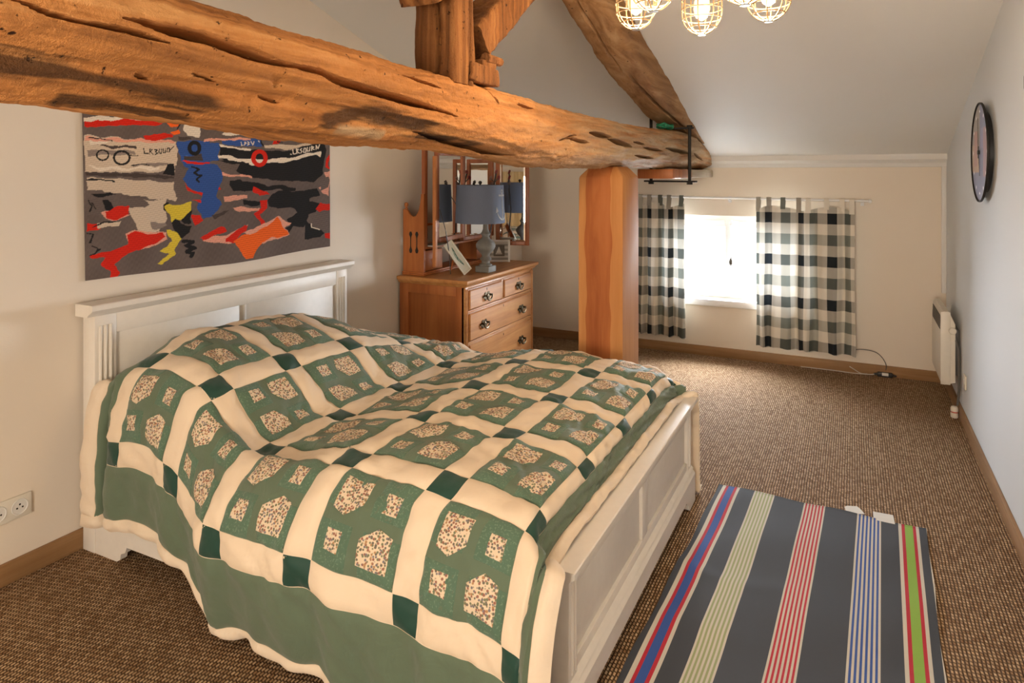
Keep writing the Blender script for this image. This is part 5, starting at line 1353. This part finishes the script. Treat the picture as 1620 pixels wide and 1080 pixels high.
nx_ = len(xs_)
def rz_f(a, b):
    return .009 + .0055 * math.sin(a * 9 + 5 * b) * math.sin(b * 17 + 1.5 * math.sin(a * 6)) + .006 * math.exp(-((b - .42 - .03 * math.sin(a * 7)) / .025) ** 2) * (.5 + .5 * math.sin(a * 5 + 1)) + .004 * math.exp(-((b - .62) / .03) ** 2) * (.5 + .5 * math.sin(a * 8))
for lay in (0, 1):
    for j in range(nl + 1):
        for a in xs_:
            b = j / nl; wob_ = .003 * math.sin(b * 23) * (a < .001) - .003 * math.sin(b * 19) * (a > .999)
            p = ax_ * (a * RW + wob_) + ay_ * (b * RL); V_.append((p.x, p.y, rz_f(a, b) - (.005 if lay else 0)))
NV = nx_ * (nl + 1)
for j in range(nl):
    for i_ in range(nx_ - 1):
        q_ = (j * nx_ + i_, j * nx_ + i_ + 1, (j + 1) * nx_ + i_ + 1, (j + 1) * nx_ + i_)
        cdark = cc_[i_] if j > 0 else tuple(x * .85 for x in cc_[i_])
        Fc.append(q_[::-1]); Cc.append(cdark); Fc.append(tuple(x + NV for x in q_)); Cc.append(cc_[i_])
for i_ in range(nx_ - 1):
    Fc.append((i_, i_ + 1, i_ + 1 + NV, i_ + NV)); Cc.append(cc_[i_]); k = nl * nx_; Fc.append((k + i_ + 1, k + i_, k + i_ + NV, k + i_ + 1 + NV)); Cc.append(cc_[i_])
for j in range(nl):
    a, b = j * nx_, (j + 1) * nx_; Fc.append((b, a, a + NV, b + NV)); Cc.append(CR); a, b = a + nx_ - 1, b + nx_ - 1; Fc.append((a, b, b + NV, a + NV)); Cc.append(CR)
me.from_pydata(V_, [], Fc); me.update()
ca = me.color_attributes.new('paint', 'FLOAT_COLOR', 'CORNER')
arr = np.repeat(np.array([(*c, 1) for c in Cc], np.float32), 4, axis=0); ca.data.foreach_set('color', arr.ravel())
finish(me, 50); link('rug_cloth', me, rug, M['rug'])
for ptsu in ([(1336, 802), (1340, 800), (1356, 801), (1362, 806), (1368, 813), (1340, 812)], [(1381, 809), (1413, 815), (1416, 829), (1382, 822)]):
    m = MB(); m.prism([pix(u, v, Z=.004) for u, v in ptsu], (0, 0, .0012)); m.build('care_label', M['tagw'], rug, 0)
m = MB()
for j in range(2):                            # hem fold at the far end
    pass
pts_ = [Vector((ra.x, ra.y, 0)) + ax_ * (RW * k / 40) + Vector((0, 0, .010)) - ay_ * -.008 for k in range(1, 40)]
m.bm.free()

# ------------------------------------------------------------------ caged pendant cluster
chx, chy = -.402, 2.035
zb0 = 1.946
lampc = thing('cage_pendant', 'cluster pendant lamp with five wire cages round warm bulbs', 'pendant lamp', (chx, chy, zb0))
M['wire'] = plain('warm metal wire', (0.26, 0.17, 0.095, 1), .4, .6)
M['steel'] = plain('pale steel', (0.55, .55, .53, 1), .3, .9)
t = NT('lit warm bulb'); t.color((1, .75, .45, 1)); t.bsdf.inputs['Emission Color'].default_value = (1, .55, .22, 1); t.bsdf.inputs['Emission Strength'].default_value = 0.7; M['bulb'] = t.m
CRad, CH = .063, .185
for k in range(5):
    ang = math.atan2(SI, CO) + R(1 + 72 * k)
    x, y = chx + .203 * math.cos(ang), chy + .203 * math.sin(ang)
    m = MB(); pr_ = [(CRad * math.sin(R(a)), CRad * (1 - math.cos(R(a))) * 1.15) for a in range(8, 91, 8)] + [(CRad, .11), (CRad * .96, .14), (CRad * .75, .165), (.022, CH)]
    for j in range(8):
        b = 2 * math.pi * j / 8; m.tube([(x + r_ * math.cos(b), y + r_ * math.sin(b), zb0 + z) for r_, z in pr_], .0022, 6)
    for zz_ in (.022, .05, .08, .11, .14):
        r_ = float(np.interp(zz_, [p[1] for p in pr_], [p[0] for p in pr_]))
        m.tube([(x + r_ * math.cos(2 * math.pi * j / 28), y + r_ * math.sin(2 * math.pi * j / 28), zb0 + zz_) for j in range(28)], .0020, 6, True)
    cg = m.build('wire_cage', M['wire'], lampc)
    m = MB(); m.lathe([(.012, zb0 - .003), (.015, zb0), (.012, zb0 + .004)], (x, y, 0), 16); m.build('bottom_disc', M['steel'], cg)
    m = MB(); m.lathe([(.004, zb0 + .045), (.018, zb0 + .055), (.026, zb0 + .08), (.024, zb0 + .105), (.014, zb0 + .13), (.012, zb0 + .15)], (x, y, 0), 20); m.build('bulb', M['bulb'], lampc)
    m = MB(); m.lathe([(.016, zb0 + .15), (.020, zb0 + .16), (.020, zb0 + .21), (.008, zb0 + .222)], (x, y, 0), 18)
    m.tube([(x, y, zb0 + .22), (x, y, zb0 + .27), (chx + (x - chx) * .9, chy + (y - chy) * .9, zb0 + .30), (chx + (x - chx) * .12, chy + (y - chy) * .12, zb0 + .31)], .007, 8)
    m.build('lamp_arm', M['iron'], lampc)
    d = bpy.data.lights.new('bulb_light', 'POINT'); d.energy = 5.0; d.color = (1.0, .72, .44); d.shadow_soft_size = .026
    lo = bpy.data.objects.new('bulb_light', d); COL.objects.link(lo); lo.parent = lampc; lo.location = (x - chx, y - chy, .03)
m = MB(); m.lathe([(.035, zb0 + .285), (.045, zb0 + .30), (.045, zb0 + .325), (.015, zb0 + .345)], (chx, chy, 0), 24); m.tube([(chx, chy, zb0 + .34), (chx, chy, zc(chy) - .02)], .008, 8); m.lathe([(.055, zc(chy) - .045), (.055, zc(chy) - .02), (.02, zc(chy) - .012)], (chx, chy, 0), 24)
m.build('hanging_rod', M['iron'], lampc)

# ------------------------------------------------------------------ cream curtain on the back wall (seen in the mirrors)
n, k = 120, 12
c, zz = np.meshgrid(np.linspace(0, 1, n), np.linspace(0, 1, k), indexing='ij')
P = np.stack([-2.70 + 1.45 * c, YB + .07 + .03 * np.sin(c * 2 * np.pi * 11), .03 + 1.50 * zz], -1)
o = grid_mesh('curtain', P, cloth_mat('cream curtain cloth', (.62, .50, .30, 1)), None, False, 70)
tag(o, 'cream curtain with regular pleats seen reflected in the dressing mirror', 'curtain')
